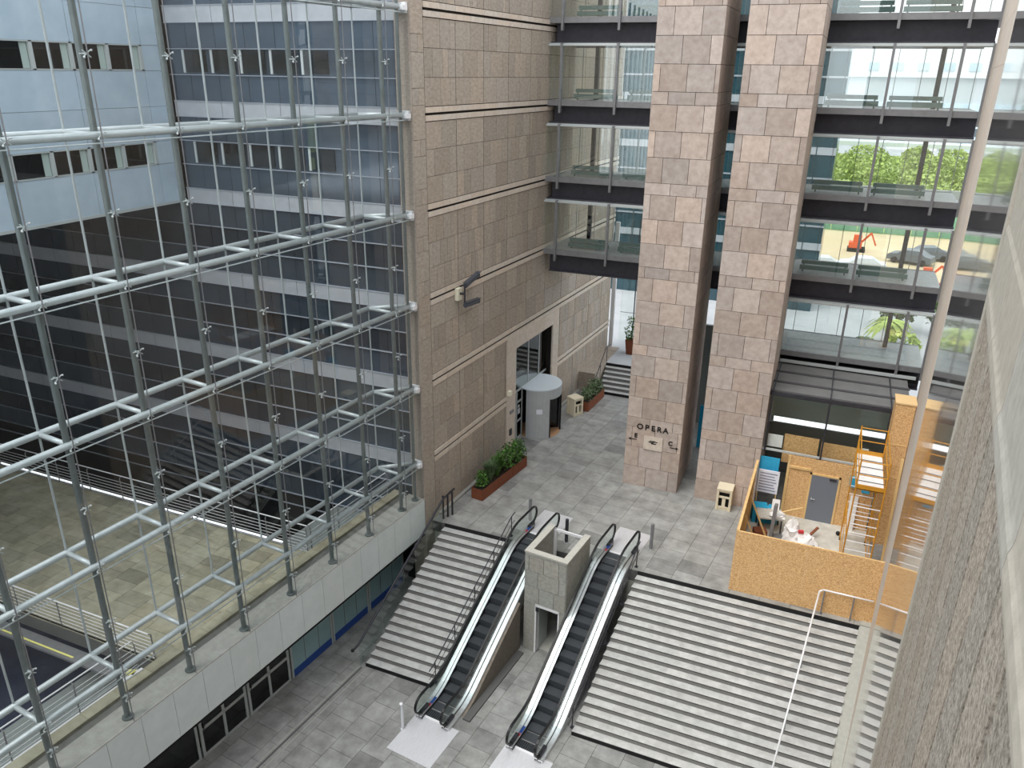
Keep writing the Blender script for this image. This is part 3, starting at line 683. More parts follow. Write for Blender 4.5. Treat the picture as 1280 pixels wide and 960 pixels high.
# ================================================================== GLASS SCREEN AND FASCIA (left)
SO = (-13.84, 24.15, 0)      # local x to the court, local y north along the screen
TZ = [2.9, 6.14, 9.43, 12.75, 16.08, 19.36]
def screen():
    t = thing('glass_screen', 'tall bolted glass wind screen on white tubular ladder trusses', 'glass wall', (SO[0], SO[1], 1.3), AZ)
    cy = [-.28] + [-1.2 - 2.04 * k for k in range(0, 11)]
    Z = lambda z: z - 1.3
    for y in cy:
        r = .075 if y < -1 else .06
        mb = MB(); mb.tube((-.27, y, 0), (-.27, y, 20.5), r, 12); o = mb.build('column', ['post_steel'], t, smooth=False)
        mb = MB(); mb.tube((-.27, y, 0), (-.27, y, .05), .15, 12); mb.box(-.33, -.1, y - .04, y + .04, .02, .08); mb.build('base_plate', ['post_steel'], o)
    for z in TZ:
        y1 = cy[-1] - 1
        mb = MB(); mb.tube((-.2, -.2, Z(z)), (-.2, y1, Z(z)), .085, 12); c = mb.build('front_chord', ['steel_tube'], t, smooth=True)
        mb = MB(); mb.tube((-1.35, cy[1], Z(z)), (-1.35, y1, Z(z)), .085, 12); mb.tube((-1.35, cy[1], Z(z)), (-.3, -.12, Z(z)), .08, 12); mb.build('rear_chord', ['steel_tube'], t, smooth=True)
        for y in cy[1:]:
            mb = MB(); mb.tube((-1.35, y, Z(z)), (-.27, y, Z(z)), .065, 10); mb.build('strut', ['steel_tube'], t, smooth=True)
        mb = MB(); mb.tube((-.1, -.2, Z(z) - .16), (-.1, y1, Z(z) - .16), .018, 6); mb.build('tie_rod', ['steel_tube'], t)
        mb = MB(); mb.box(-.45, -.02, -.16, -.04, Z(z) - .18, Z(z) + .14); mb.box(-.2, 0, -.3, -.05, Z(z) - .1, Z(z) + .05); mb.build('wall_bracket', ['white_metal'], t)
    for y in cy[1:]:
        mb = MB(); mb.tube((-1.35, y, Z(TZ[0]) + 0), (-1.35, y, 20.5), .028, 6); mb.build('rear_rod', ['steel_tube'], t)
    gy = [0 - .02] + [-1.2 - 2.04 * k for k in range(0, 11)]; gz = [0.02] + [Z(z) for z in TZ]
    for a_, b_ in zip(gy[:-1], gy[1:]):
        for z0, z1 in zip(gz[:-1], gz[1:]):
            mb = MB(); mb.box(-.035, -.02, b_ + .008, a_ - .008, z0 + .008, z1 - .008); mb.build('glass_pane', ['screen_glass'], t)
    for y in gy[1:]:
        mb = MB(); mb.tube((-.028, y, 0), (-.028, y, 20), .014, 6); mb.build('glass_joint', ['frame_grey'], t)
        for i, z in enumerate(gz[1:]):
            for zz in (z, (z + gz[i]) / 2):
                mb = MB(); mb.tube((-.27, y, zz), (-.04, y, zz), .022, 6); mb.tube((-.06, y - .09, zz - .07), (-.06, y + .09, zz + .07), .013, 6); mb.tube((-.06, y - .09, zz + .07), (-.06, y + .09, zz - .07), .013, 6)
                mb.tube((-.15, y - .1, zz), (-.15, y + .1, zz), .016, 6)
                mb.ball((-.02, y - .09, zz - .07), .024); mb.ball((-.02, y + .09, zz + .07), .024)
                if len([1 for c in t.children if c.name.startswith('spider_fitting')]) < 100: mb.build('spider_fitting', ['light_frame'], t)
screen()
def fascia():
    mb = MB(); y = 0.0; k = 0
    mb.box(-.55, -.03, -26, -.02, -.35, 1.26, 1)
    while y > -26:
        y2 = y - 1.02; mb.box(-.03, 0, y2 + .006, y - .006, -.33, 1.27, 0, rnd_tint(.03, .005)); y = y2
    mb.build('trim_7', ['fascia_panel', 'joint'], kind='structure', loc=SO, rz=R(-AZ))
    mb = MB()
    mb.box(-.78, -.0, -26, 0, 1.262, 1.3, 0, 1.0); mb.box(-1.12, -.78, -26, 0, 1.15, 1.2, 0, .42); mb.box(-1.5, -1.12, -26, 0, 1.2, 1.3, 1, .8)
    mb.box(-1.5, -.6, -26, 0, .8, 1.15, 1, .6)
    y = -26
    while y < 0: mb.box(-1.5, -1.12, y, min(y + .98, 0), 1.3, 1.305, 1, rnd_tint(.1)); y += 1
    mb.build('floor_ledge', ['ledge_stone', 'terrace_paver'], kind='structure', loc=SO, rz=R(-AZ))
    # soffit over the shops
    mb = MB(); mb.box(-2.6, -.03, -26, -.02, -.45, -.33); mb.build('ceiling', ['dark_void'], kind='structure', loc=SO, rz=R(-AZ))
fascia()
def shops():
    o = (-15.03, 24.3, L)     # shop-front plane
    def at(y): return (o[0] + math.sin(R(AZ)) * (y - 24.3) / math.cos(R(AZ)), y, L)
    def front(y0, y1, kind, label):
        n = (y1 - y0) / math.cos(R(AZ)); t = thing('shop_front', label, 'shop front', at(y0), AZ)
        if kind == 'blind':
            mb = MB(); mb.box(-.06, 0, 0, .08, 0, 2.75); mb.box(-.06, 0, n - .08, n, 0, 2.75); mb.build('frame', ['light_frame'], t)
            mb = MB(); mb.box(-.04, -.03, .08, n - .08, .3, 2.6)
            mb.build('blind', ['teal_blind'], t)
            for i in range(1, 3): mb = MB(); mb.box(-.03, -.02, n * i / 3 - .01, n * i / 3 + .01, .3, 2.6); mb.build('seam', ['frame_grey'], t)
            mb = MB(); mb.box(-.05, 0, .08, n - .08, 0, .3); mb.build('plinth', ['shop_blue'], t)
            mb = MB(); mb.box(-.05, .03, 0, n, 2.3, 2.44); mb.build('red_header', ['red_frame'], t)
        elif kind == 'door':
            mb = MB(); mb.box(-.06, 0, 0, .1, 0, 2.75); mb.box(-.06, 0, n - .1, n, 0, 2.75); mb.box(-.06, 0, n / 2 - .05, n / 2 + .05, 0, 2.75); mb.box(-.06, 0, .1, n - .1, 1.02, 1.14); mb.box(-.06, 0, .1, n - .1, 0, .08); mb.build('frame', ['light_frame'], t)
            for a_, b_ in ((.1, n / 2 - .05), (n / 2 + .05, n - .1)):
                for c, d in ((.08, 1.02), (1.14, 2.7)):
                    mb = MB(); mb.box(-.04, -.03, a_, b_, c, d); mb.build('pane', ['dark_glass'], t)
            mb = MB(); mb.tube((.03, .14, 1.0), (.03, .14, 1.35), .015, 6); mb.box(-.0, .03, .1, .18, 1.15, 1.22); mb.build('handle', ['black_rubber'], t)
        else:
            mb = MB(); mb.box(-.06, 0, 0, .09, 0, 2.75); mb.box(-.06, 0, n - .09, n, 0, 2.75); mb.box(-.06, 0, .09, n - .09, 0, .06); mb.build('frame', ['light_frame'], t)
            mb = MB(); mb.box(-.04, -.03, .09, n - .09, .06, 2.6); mb.build('pane', ['dark_glass'], t)
            mb = MB(); mb.box(-.05, .03, 0, n, 2.0, 2.16); mb.build('red_header', ['red_frame'], t)
    front(21.9, 24.25, 'blind', 'shop front bay with a dark teal blind, farthest in under the stairs')
    front(19.72, 21.85, 'blind', 'shop front bay with pale teal blind and blue plinth near the stair foot')
    front(17.5, 19.68, 'blind', 'shop front bay with a pale teal blind next to the glazed shop doors')
    front(15.48, 17.42, 'door', 'pair of glazed shop doors in grey frames next to the teal blinds')
    front(13.5, 15.42, 'door', 'pair of glazed shop doors in grey frames next to the red-topped shop window')
    front(10.9, 13.42, 'red', 'large dark shop window under a red header at the lower left')
    mb = MB(); d = (math.sin(R(AZ)), math.cos(R(AZ)))
    mb.box(-3.4, -3.3, -22, 0, 0, 2.8, 0); mb.box(-3.3, -.07, -22, 0, -.05, .0, 1); mb.box(-3.3, -.07, -22, 0, 2.78, 2.86, 0)
    for y in (-2.35, -4.6, -6.9, -13.5): mb.box(-3.3, -.1, y - .05, y + .05, 0, 2.78, 0)
    mb.build('wall_shops', ['interior_dim', 'concrete'], kind='structure', loc=o, rz=R(-AZ))
shops()
# ---------------------------------------------------------------- terrace beyond the screen
def terrace():
    pl = [(-36, 12.75), (-16.62, 12.75), (-15.85, 19.25), (-36, 19.25)]
    mb = MB(); mb.prism(pl, .7, 1.18, 1); poly_tiles(mb, pl, 1.2, 1.0, .6, 0, a=.16, dark=.06)
    mb.build('floor_terrace', ['terrace_paver', 'paving_grout'], kind='structure')
    mb = MB(); mb.prism([(-44, -6), (-18.8, -6), (-15.5, 24.3), (-44, 24.3)], -3.2, -3.0); mb.build('floor_courtyard', ['navy_floor'], kind='structure')
    mb = MB(); mb.box(-1.6, -1.5, -26, -.1, -3, 1.2); mb.build('wall_courtyard', ['dark_void'], kind='structure', loc=SO, rz=R(-AZ))
    def rail(name, p, q, label, n, az=None, gaps=()):
        d = Vector((q[0] - p[0], q[1] - p[1], 0)); Ln = d.length; rz = math.atan2(d.y, d.x)
        t = thing(name, label, 'railing', (p[0], p[1], 1.2)); t.rotation_euler.z = rz
        for i in range(n + 1):
            x = Ln * i / n; mb = MB(); mb.tube((x, 0, -.15), (x, 0, .96), .02, 6); mb.tube((x, 0, .96), (x, -.08, 1.02), .015, 6); mb.build('post', ['frame_grey'], t)
        mb = MB(); mb.tube((0, -.08, 1.03), (Ln, -.08, 1.03), .022, 8); mb.build('top_rail', ['white_metal'], t)
        for i in range(6): mb = MB(); z = .1 + i * .14; mb.tube((0, 0, z), (Ln, 0, z), .009, 5); mb.build('cable', ['white_metal'], t)
        mb = MB(); mb.box(0, Ln, -.03, .03, -.06, .0); mb.build('bottom_rail', ['white_metal'], t)
    rail('cable_railing', (-34, 12.8), (-16.6, 12.8), 'thin cable railing along the near edge of the paved terrace, lower left', 9)
    rail('cable_railing', (-15.95, 19.25), (-34, 19.25), 'thin cable railing along the far edge of the paved terrace', 10)
    rail('cable_railing', (-15.42, 23.9), (-15.88, 19.4), 'thin cable railing along the ledge close to the brown wall corner', 3)
    rail('cable_railing', (-16.72, 12.3), (-17.7, 3.2), 'thin cable railing along the ledge in the lower left corner', 5)
    mb = MB(); mb.box(-30, -19.4, 12.2, 12.25, .78, .8); mb.box(-30, -16.7, 12.1, 12.55, .7, .78, 1); mb.build('floor_kerb', ['yellow_light', 'frame_grey'], kind='structure')
    mb = MB(); mb.box(0, .62, 0, .09, 0, .05); o = mb.build('white_strip', ['white_metal']); o.location = (-16.62, 11.68, 1.31); o.rotation_euler.z = R(80); tag(o, 'short white metal strip lying on the ledge by the railing corner', 'metal strip')
    mb = MB(); mb.box(-.12, .12, -.1, .1, 0, .05); o = mb.build('yellow_sponge', ['yellow_light']); o.location = (-16.72, 12.05, 1.31); o.rotation_euler.z = .3; tag(o, 'small yellow block lying beside the white strip', 'block')
terrace()
# ---------------------------------------------------------------- blue glass facade beyond
def blue_facade():
    y = 24.35
    t = thing('glass_office_building', 'dark blue glass office building with pale floor bands behind the wind screen', 'building', (-27, y, -3))
    def B(mb, x0, x1, y0, y1, z0, z1, m=0, tt=1.0): mb.box(x0 + 27, x1 + 27, y0 - y, y1 - y, z0 + 3, z1 + 3, m, tt)
    mb = MB(); B(mb, -44, -14.0, y + .1, y + 1.5, -3, 12.5); B(mb, -26, -14.0, y + .1, y + 1.5, 12.5, 24); mb.build('core', ['dark_void'], t)
    for k in range(-1, 6):
        z0 = 2.92 + 3.29 * k; xl = -24.4 if z0 > 12.3 else -44
        if k >= 0:
            mb = MB(); x = -14.0
            while x > xl + .1: x2 = max(x - 2.7, xl); B(mb, x2 + .01, x - .01, y - .03, y + .1, z0 - .37, z0 + .2, 0); x = x2
            mb.build('floor_band', ['facade_band'], t)
        for (a_, b_, nm, mt) in ((z0 + .2, z0 + 1.17, 'spandrel', 'spandrel_glass'), (z0 + 2.05, z0 + 2.92, 'spandrel', 'spandrel_glass')):
            mb = MB(); x = -14.0
            while x > xl + .1: x2 = max(x - 1.35, xl); B(mb, x2 + .008, x - .008, y + .02, y + .08, a_, b_, 0, rnd_tint(.05, .01)); x = x2
            mb.build(nm, [mt], t)
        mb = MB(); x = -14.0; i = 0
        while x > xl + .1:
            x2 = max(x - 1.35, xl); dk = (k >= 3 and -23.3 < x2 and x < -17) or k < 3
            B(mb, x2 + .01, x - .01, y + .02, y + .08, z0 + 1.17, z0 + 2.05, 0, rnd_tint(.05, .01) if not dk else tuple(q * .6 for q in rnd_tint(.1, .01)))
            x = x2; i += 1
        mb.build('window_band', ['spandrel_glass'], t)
        if k >= 3:
            mb = MB(); x = -17.2
            while x > -23.2: B(mb, x - 1.0, x, y - .01, y + .02, z0 + 1.22, z0 + 1.98, 0); B(mb, x - 1.14, x - 1.04, y - .015, y + .02, z0 + 1.2, z0 + 2.0, 1); x -= 1.35
            mb.build('opening_window', ['win_dark', 'light_frame'], t)
        for z in (z0 + 1.13, z0 + 2.03, z0 - .37, z0 + .2):
            mb = MB(); B(mb, xl, -14.0, y - .05, y + .03, z - .012, z + .012); mb.build('transom', ['facade_line'], t)
blue_facade()
def metal_wing():
    t = thing('metal_clad_wing', 'pale blue metal clad wing with two rows of windows, overhanging at upper left', 'building', (-24.4, 24.2, 12.5))
    def B(mb, x0, x1, y0, y1, z0, z1, m=0, tt=1.0): mb.box(x0 + 24.4, x1 + 24.4, y0 - 24.2, y1 - 24.2, z0 - 12.5, z1 - 12.5, m, tt)
    mb = MB(); B(mb, -30, -24.5, 2, 24.2, 12.56, 24); mb.build('core', ['joint'], t)
    mb = MB()
    def row(z0, z1, win=False):
        y = 24.2; first = True
        while y > 2:
            w = 1.1 if first else 2.95
            y2 = max(y - w, 2)
            if not (win and not first): B(mb, -24.5, -24.4, y2 + .008, y - .008, z0 + .006, z1 - .006, 0, rnd_tint(.05, .02))
            y = y2; first = False
    row(12.5, 14.0); row(14.0, 14.84, True); row(14.84, 16.08); row(16.08, 17.33); row(17.33, 18.2, True); row(18.2, 19.45); row(19.45, 20.7); row(20.7, 22); row(22, 24)
    mb.build('metal_panels', ['metal_panel'], t)
    for z0, z1 in ((14.0, 14.84), (17.33, 18.2)):
        y = 23.1; i = 0
        while y > 3:
            mb = MB(); B(mb, -24.52, -24.38, y - .12, y, z0, z1); B(mb, -24.52, -24.38, y - 1.45, y, z0, z0 + .04); B(mb, -24.52, -24.38, y - 1.45, y, z1 - .04, z1); f = mb.build('window_frame', ['light_frame'], t)
            mb = MB(); B(mb, -24.5, -24.48, y - 1.45, y - .12, z0 + .04, z1 - .04); mb.build('window_pane', ['dark_glass'], f)
            mb = MB(); B(mb, -24.497, -24.47, y - .38, y - .14, z0 + .05, z1 - .05); mb.build('curtain', ['blind_pale'], f)
            y -= 1.45
    mb = MB(); B(mb, -24.6, -24.38, 2, 24.2, 12.46, 12.56); mb.build('bottom_edge', ['light_frame'], t)
metal_wing()
mb = MB(); mb.box(-44, -30, 0, 24.3, 12.5, 12.9); mb.build('ceiling_wing', ['beam_metal'], kind='structure')
# the wings of the block that close the court behind and beside the viewpoint
mb = MB(); mb.box(-46, -6, -3.6, -3.0, -3.2, 8.6, 0, 1.0); mb.box(-6, .3, -3.6, -3.0, -3.2, 14.5, 0, 1.0); clad(mb, lambda u, v, d: (u, -3.0 + d, v), -46, -6, -3.2, 8.6, [1.1], 1.9, a=.1, m=1); clad(mb, lambda u, v, d: (u, -3.0 + d, v), -6, .3, -3.2, 14.5, [1.1], 1.9, a=.1, m=1)
mb.build('wall_front', ['joint', 'brown_stone_rough'], kind='structure')
mb = MB(); mb.box(-44.6, -44, -3, 26, -3.2, 12.5, 0, 1.0); mb.build('wall_far_left', ['brown_stone_rough'], kind='structure')
# ================================================================== DOORWAY, REVOLVING DOOR
BO = (-13.84, 24.2, 0)
def doorway():
    t = thing('entrance_glazing', 'glazed entrance screen with double doors in the tall stone doorway', 'door', BO, 3.64)
    x = -.28
    mb = MB(); mb.box(x - .06, x, 8.17, 12.53, 2.62, 2.72); mb.box(x - .06, x, 8.17, 8.27, 0, 5.23)
    for y in (8.85, 10.3, 11.6): mb.box(x - .04, x, y - .03, y + .03, 2.72, 5.23)
    mb.build('frame', ['light_frame'], t)
    mb = MB(); mb.box(x - .03, x - .02, 8.27, 12.53, 2.72, 5.23); mb.build('upper_pane', ['clear_glass'], t)
    for i, (a_, b_) in enumerate(((8.27, 8.92), (8.96, 9.62))):
        mb = MB()
        for z0, z1 in ((0, .1), (.95, 1.05), (2.0, 2.1)): mb.box(x - .04, x + .02, a_, b_, z0, z1)
        mb.box(x - .04, x + .02, a_, a_ + .07, 0, 2.6); mb.box(x - .04, x + .02, b_ - .07, b_, 0, 2.6)
        d = mb.build('door', ['light_frame'], t)
        mb = MB(); mb.box(x - .02, x - .01, a_ + .07, b_ - .07, .1, 2.6); mb.build('pane', ['dark_glass'], d)
        mb = MB(); mb.box(x - .008, x - .002, a_ + .2, a_ + .42, 1.35, 1.65); mb.box(x - .008, x - .002, a_ + .22, a_ + .36, 1.7, 1.85); mb.build('notice', ['paper'], d)
    C = (-13.02, 34.85)
    t = thing('revolving_door', 'cylindrical grey revolving door with a pale disc top in the stone doorway', 'revolving door', (C[0], C[1], 0))
    r = 1.2; n = 32
    def arc(a0, a1, z0, z1, rr=r, th=.05):
        mb = MB(); m_ = max(3, int((a1 - a0) / 8)); pts = [(math.cos(R(a0 + (a1 - a0) * i / m_)), math.sin(R(a0 + (a1 - a0) * i / m_))) for i in range(m_ + 1)]
        for (c0, s0), (c1, s1) in zip(pts[:-1], pts[1:]):
            mb.poly8([((rr - th) * c0, (rr - th) * s0, z0), (rr * c0, rr * s0, z0), (rr * c1, rr * s1, z0), ((rr - th) * c1, (rr - th) * s1, z0), ((rr - th) * c0, (rr - th) * s0, z1), (rr * c0, rr * s0, z1), (rr * c1, rr * s1, z1), ((rr - th) * c1, (rr - th) * s1, z1)])
        return mb
    arc(-100, -38, 0, 2.62).build('drum_wall', ['revolve_grey'], t)
    arc(22, 120, 0, 2.62).build('drum_wall', ['revolve_grey'], t)
    arc(-38, 22, 2.12, 2.62).build('header', ['revolve_grey'], t)
    mb = MB(); mb.prism([(1.21 * math.cos(R(a)), 1.21 * math.sin(R(a))) for a in range(0, 360, 10)], 2.62, 2.68); mb.build('disc_top', ['revolve_top'], t)
    mb = MB(); mb.prism([(1.18 * math.cos(R(a)), 1.18 * math.sin(R(a))) for a in range(0, 360, 10)], 0.0, .012); mb.build('mat', ['tan_mat'], t)
    for a in (35, 155, 275):
        mb = MB(); c, s = math.cos(R(a)), math.sin(R(a)); mb.bar((.05 * c, .05 * s, .06), (1.1 * c, 1.1 * s, .06), .05); mb.bar((.05 * c, .05 * s, 2.05), (1.1 * c, 1.1 * s, 2.05), .05); mb.bar((1.12 * c, 1.12 * s, .04), (1.12 * c, 1.12 * s, 2.1), .04)
        w = mb.build('wing_frame', ['dark_metal'], t)
        mb = MB(); mb.bar((.05 * c, .05 * s, 1.05), (1.08 * c, 1.08 * s, 1.05), .01, 1.9); mb.build('wing_pane', ['dark_glass'], w)
    for a in (-38, 22): mb = MB(); mb.tube((1.18 * math.cos(R(a)), 1.18 * math.sin(R(a)), 0), (1.18 * math.cos(R(a)), 1.18 * math.sin(R(a)), 2.14), .04, 8); mb.build('jamb', ['black_rubber'], t)
    c, s = math.cos(R(-66)), math.sin(R(-66)); mb = MB(); mb.bar((1.205 * c - .15 * -s, 1.205 * s - .15 * c, 1.5), (1.205 * c + .15 * -s, 1.205 * s + .15 * c, 1.5), .012, .24); mb.build('notice', ['paper'], t, 'white paper notice')
    # fittings on the stone frame
    def onwall(name, y, z, w, h, m_, lab, cat, d=.06):
        mb = MB(); mb.box(0, d, -w / 2, w / 2, -h / 2, h / 2); o = mb.build(name, [m_]); dx = .06
        o.location = (BO[0] + math.sin(R(3.64)) * y + dx * math.cos(R(3.64)), BO[1] + math.cos(R(3.64)) * y, z); o.rotation_euler.z = R(-3.64); return tag(o, lab, cat)
    onwall('intercom', 7.6, 1.1, .2, .32, 'dark_metal', 'small dark entry keypad on the pale door frame', 'keypad')
    onwall('name_plate', 7.7, 2.15, .34, .14, 'frame_grey', 'small dark name plate on the pale door frame above the keypad', 'sign')
    onwall('wall_lamp', 7.35, 3.25, .22, .22, 'cream', 'small cream wall lamp on the stone left of the doorway', 'lamp', .16)
doorway()
def camera_fixture():
    y, z = 2.75, 9.25
    t = thing('security_cameras', 'pair of grey security cameras on a cream box on the brown wall', 'security camera', (BO[0] + math.sin(R(3.64)) * y, BO[1] + y, z), 3.64)
    mb = MB(); mb.box(0, .16, -.16, .16, -.28, .22); mb.build('junction_box', ['cream'], t, bevel=.015)
    mb = MB(); mb.tube((.16, 0, 0), (.36, .02, 0), .05, 8); mb.tube((.36, .02, -.42), (.36, .02, .3), .035, 8); mb.build('bracket', ['dark_metal'], t)
    for dz, a in ((.36, 15), (-.44, -6)):
        mb = MB(); q = Vector((.45, .95, .25 if dz > 0 else -.05)); p = Vector((.42, -.05, 0))
        mb.tube(p, q, .1, 14); mb.tube(q - (q - p) * .05, q, .112, 14); c = mb.build('camera_housing', ['cam_grey'], t, smooth=False); c.location = (0, 0, dz)
        mb = MB(); mb.bar(p + Vector((0, 0, .1)), q + Vector((0, .1, .1)), .2, .02); s = mb.build('sun_shield', ['cam_grey'], c)
        mb = MB(); mb.tube(q, q + Vector((0, .01, 0)), .08, 12); mb.build('lens', ['black_rubber'], c)
camera_fixture()
# ================================================================== STREET FURNITURE
def bollard(x, y, z, h, lab, m_='frame_grey', proto={}):
    t = thing('bollard', lab, 'bollard', (x, y, z))
    mb = MB(); mb.tube((0, 0, 0), (0, 0, h), .07, 14); mb.build('post', [m_], t, smooth=False)
    mb = MB(); mb.tube((0, 0, 0), (0, 0, .03), .1, 14); mb.build('foot', ['stainless'], t)
    mb = MB(); mb.ball((0, 0, h), .066, sz=.5); mb.build('cap', ['white_metal' if z < -1 else m_], t)
bollard(-10.04, 26.3, 0, 1.05, 'slim grey steel bollard behind the left escalator head')
bollard(-8.12, 25.4, 0, 1.05, 'slim black bollard behind the stone kiosk', 'dark_metal')
bollard(-4.9, 26.3, 0, 1.15, 'slim grey steel bollard right of the right escalator head')
bollard(-10.95, 17.1, L, 1.05, 'stainless bollard with a white cap at the foot of the left escalator', 'stainless')
def bin_(x, y, az, lab, label2):
    t = thing('litter_bin', lab, 'bin', (x, y, 0), az)
    mb = MB(); w = .27
    for sx_, sy_ in ((-1, -1), (1, -1), (1, 1), (-1, 1)): mb.box(sx_ * w - .05, sx_ * w + .05, sy_ * w - .05, sy_ * w + .05, 0, .95)
    mb.box(-w, w, -w, w, 0, .12); mb.box(-w, w, w - .03, w, .1, .95); mb.box(-w, -w + .03, -w, w, .1, .95); mb.box(w - .03, w, -w, w, .1, .95); mb.box(-w, w, -w - .01, -w + .02, .1, .18); mb.box(-.16, .16, -w - .02, -w + .0, .1, .2)
    mb.box(-w, w, -w - .01, -w + .03, .58, .68); mb.box(-w, w, -w - .01, -w + .03, .86, .95)
    mb.build('body', ['bin_stone'], t, bevel=.01)
    mb = MB(); mb.box(-w - .06, w + .06, -w - .06, w + .06, .95, 1.05); mb.build('lid', ['bin_stone'], t, bevel=.015)
    mb = MB(); mb.box(-.2, .2, -.2, .2, .14, .9); mb.build('liner', ['hole_black'], t)
    mb = MB(); mb.box(-.07, .07, -w - .015, -w + .03, .2, .56); mb.build('slot_plate', ['bin_stone'], t)
bin_(-2.75, 30.75, 0, 'pale stone litter bin standing against the foot of the right stone tower', '')
bin_(-11.85, 37.5, -60, 'pale stone litter bin at the brown wall end of the far planter', '')
def planter(x, y, az, ln, wd, ht, lab, lab_pl, seed, kinds, dense=1.0, nseg=3):
    t = thing('corten_planter', lab, 'planter', (x, y, 0), az)
    for i in range(nseg):
        a_ = ln * i / nseg; b_ = ln * (i + 1) / nseg
        mb = MB(); mb.box(0, .02, a_ + .006, b_ - .006, 0, ht); mb.box(wd - .02, wd, a_ + .006, b_ - .006, 0, ht)
        if i == 0: mb.box(0, wd, 0, .02, 0, ht)
        if i == nseg - 1: mb.box(0, wd, ln - .02, ln, 0, ht)
        mb.build('panel', ['corten'], t)
    mb = MB(); mb.box(.02, wd - .02, .02, ln - .02, ht - .12, ht - .06); mb.build('soil', ['soil'], t)
    rnd = random.Random(seed); d = (math.sin(R(az)), math.cos(R(az)))
    for i, (fy, hh, rr, m_, nm, ll) in enumerate(kinds):
        px, py = wd * .5, ln * fy
        wx = x + px * math.cos(R(az)) + py * d[0]; wy = y - px * math.sin(R(az)) + py * d[1]
        tt = thing(nm, ll, 'plant', (wx, wy, ht - .06), az)
        mb = MB()
        for k in range(int(150 * dense)):
            th = rnd.uniform(0, 6.283); ph = rnd.uniform(0, 1.5); q = rnd.random() ** .4
            c = Vector((rr * q * math.cos(th) * math.cos(ph * .8), rr * 1.15 * q * math.sin(th) * math.cos(ph * .8), hh * (.15 + .85 * q * math.sin(ph) if nm == 'shrub' else q)))
            if nm == 'grass_plant':
                p0 = Vector((c.x * .2, c.y * .2, 0)); tip = Vector((c.x * 1.3, c.y * 1.3, hh * rnd.uniform(.5, 1))); w = .018
                a_ = Vector((-math.sin(th), math.cos(th), 0)) * w
                b = len(mb.v); midp = (p0 + tip) / 2 + Vector((0, 0, hh * .2)); mb.v += [tuple(p0 - a_), tuple(p0 + a_), tuple(midp + a_), tuple(midp - a_), tuple(tip)]
                tn = rnd.uniform(.7, 1.25); mb.face([b, b + 1, b + 2, b + 3], 0, tn); mb.face([b + 3, b + 2, b + 4], 0, tn)
            else:
                s_ = rnd.uniform(.05, .09); a_ = Vector((rnd.gauss(0, 1), rnd.gauss(0, 1), rnd.gauss(0, .5))).normalized(); b_ = a_.cross(Vector((rnd.gauss(0, 1), rnd.gauss(0, 1), rnd.gauss(0, 1)))).normalized()
                b = len(mb.v); mb.v += [tuple(c - a_ * s_), tuple(c + b_ * s_ * .5), tuple(c + a_ * s_), tuple(c - b_ * s_ * .5)]; mb.face([b, b + 1, b + 2, b + 3], 0, rnd.uniform(.65, 1.3))
        mb.build('foliage', [m_], tt)
        mb = MB()
        for k in range(6):
            th = rnd.uniform(0, 6.283); mb.tube((0, 0, 0), (rr * .6 * math.cos(th), rr * .6 * math.sin(th), hh * .75), .012, 5, .005)
        mb.build('stem', ['bark'], tt)
planter(-13.1, 27.0, 8, 3.9, .58, .52, 'long rust brown planter box against the brown wall before the doorway', '', 3,
        [(.1, .75, .3, 'leaf', 'shrub', 'small dark green shrub at the near end of the long planter'), (.27, 1.0, .42, 'leaf_pale', 'grass_plant', 'tall spiky grass plant in the near half of the long planter'), (.42, 1.05, .42, 'leaf', 'grass_plant', 'dense spiky green plant at the middle of the long planter'),
         (.58, 1.15, .48, 'leaf', 'shrub', 'bushy dark green shrub just past the middle of the long planter'), (.74, 1.2, .48, 'leaf', 'shrub', 'tallest bushy shrub in the long planter, second from its door end'), (.9, 1.0, .42, 'leaf', 'shrub', 'bushy shrub at the door end of the long planter')], 2.2)
planter(-11.75, 38.1, 4, 2.5, .5, .55, 'rust brown planter box against the brown wall at the foot of the far steps', '', 5,
        [(.15, .85, .4, 'leaf_pale', 'shrub', 'grey green shrub beside the bin in the far planter'), (.45, .95, .42, 'leaf_pale', 'shrub', 'grey green shrub at the middle of the far planter'), (.8, .8, .36, 'leaf_pale', 'shrub', 'grey green shrub nearest the far steps in the planter')], 1.6, 2)
def pot(x, y, z):
    t = thing('corten_pot', 'tapered rust brown pot at the top of the far steps', 'pot', (x, y, z))
    mb = MB(); mb.tube((0, 0, 0), (0, 0, .95), .3, 4, .42); mb.build('pot_body', ['corten'], t)
    t.rotation_euler.z = R(40)
    rnd = random.Random(9); tt = thing('potted_shrub', 'upright leafy green plant growing in the tapered rust pot', 'plant', (x, y, z + .9)); mb = MB()
    for k in range(260):
        th = rnd.uniform(0, 6.283); hh = rnd.random() * 1.5; rr = .5 * rnd.random() ** .5 * (1.1 - abs(hh - .7) * .7); c = Vector((rr * math.cos(th), rr * math.sin(th), hh)); s_ = .09
        a_ = Vector((rnd.gauss(0, 1), rnd.gauss(0, 1), rnd.gauss(0, .6))).normalized(); b_ = a_.cross(Vector((rnd.gauss(0, 1), rnd.gauss(0, 1), rnd.gauss(0, 1)))).normalized()
        b = len(mb.v); mb.v += [tuple(c - a_ * s_), tuple(c + b_ * s_ * .5), tuple(c + a_ * s_), tuple(c - b_ * s_ * .5)]; mb.face([b, b + 1, b + 2, b + 3], 0, rnd.uniform(.65, 1.3))
    mb.build('foliage', ['leaf'], tt)
    mb = MB(); mb.tube((0, 0, 0), (0, 0, 1.2), .03, 6, .01); mb.build('stem', ['bark'], tt)
pot(-10.85, 45.3, 1.15)
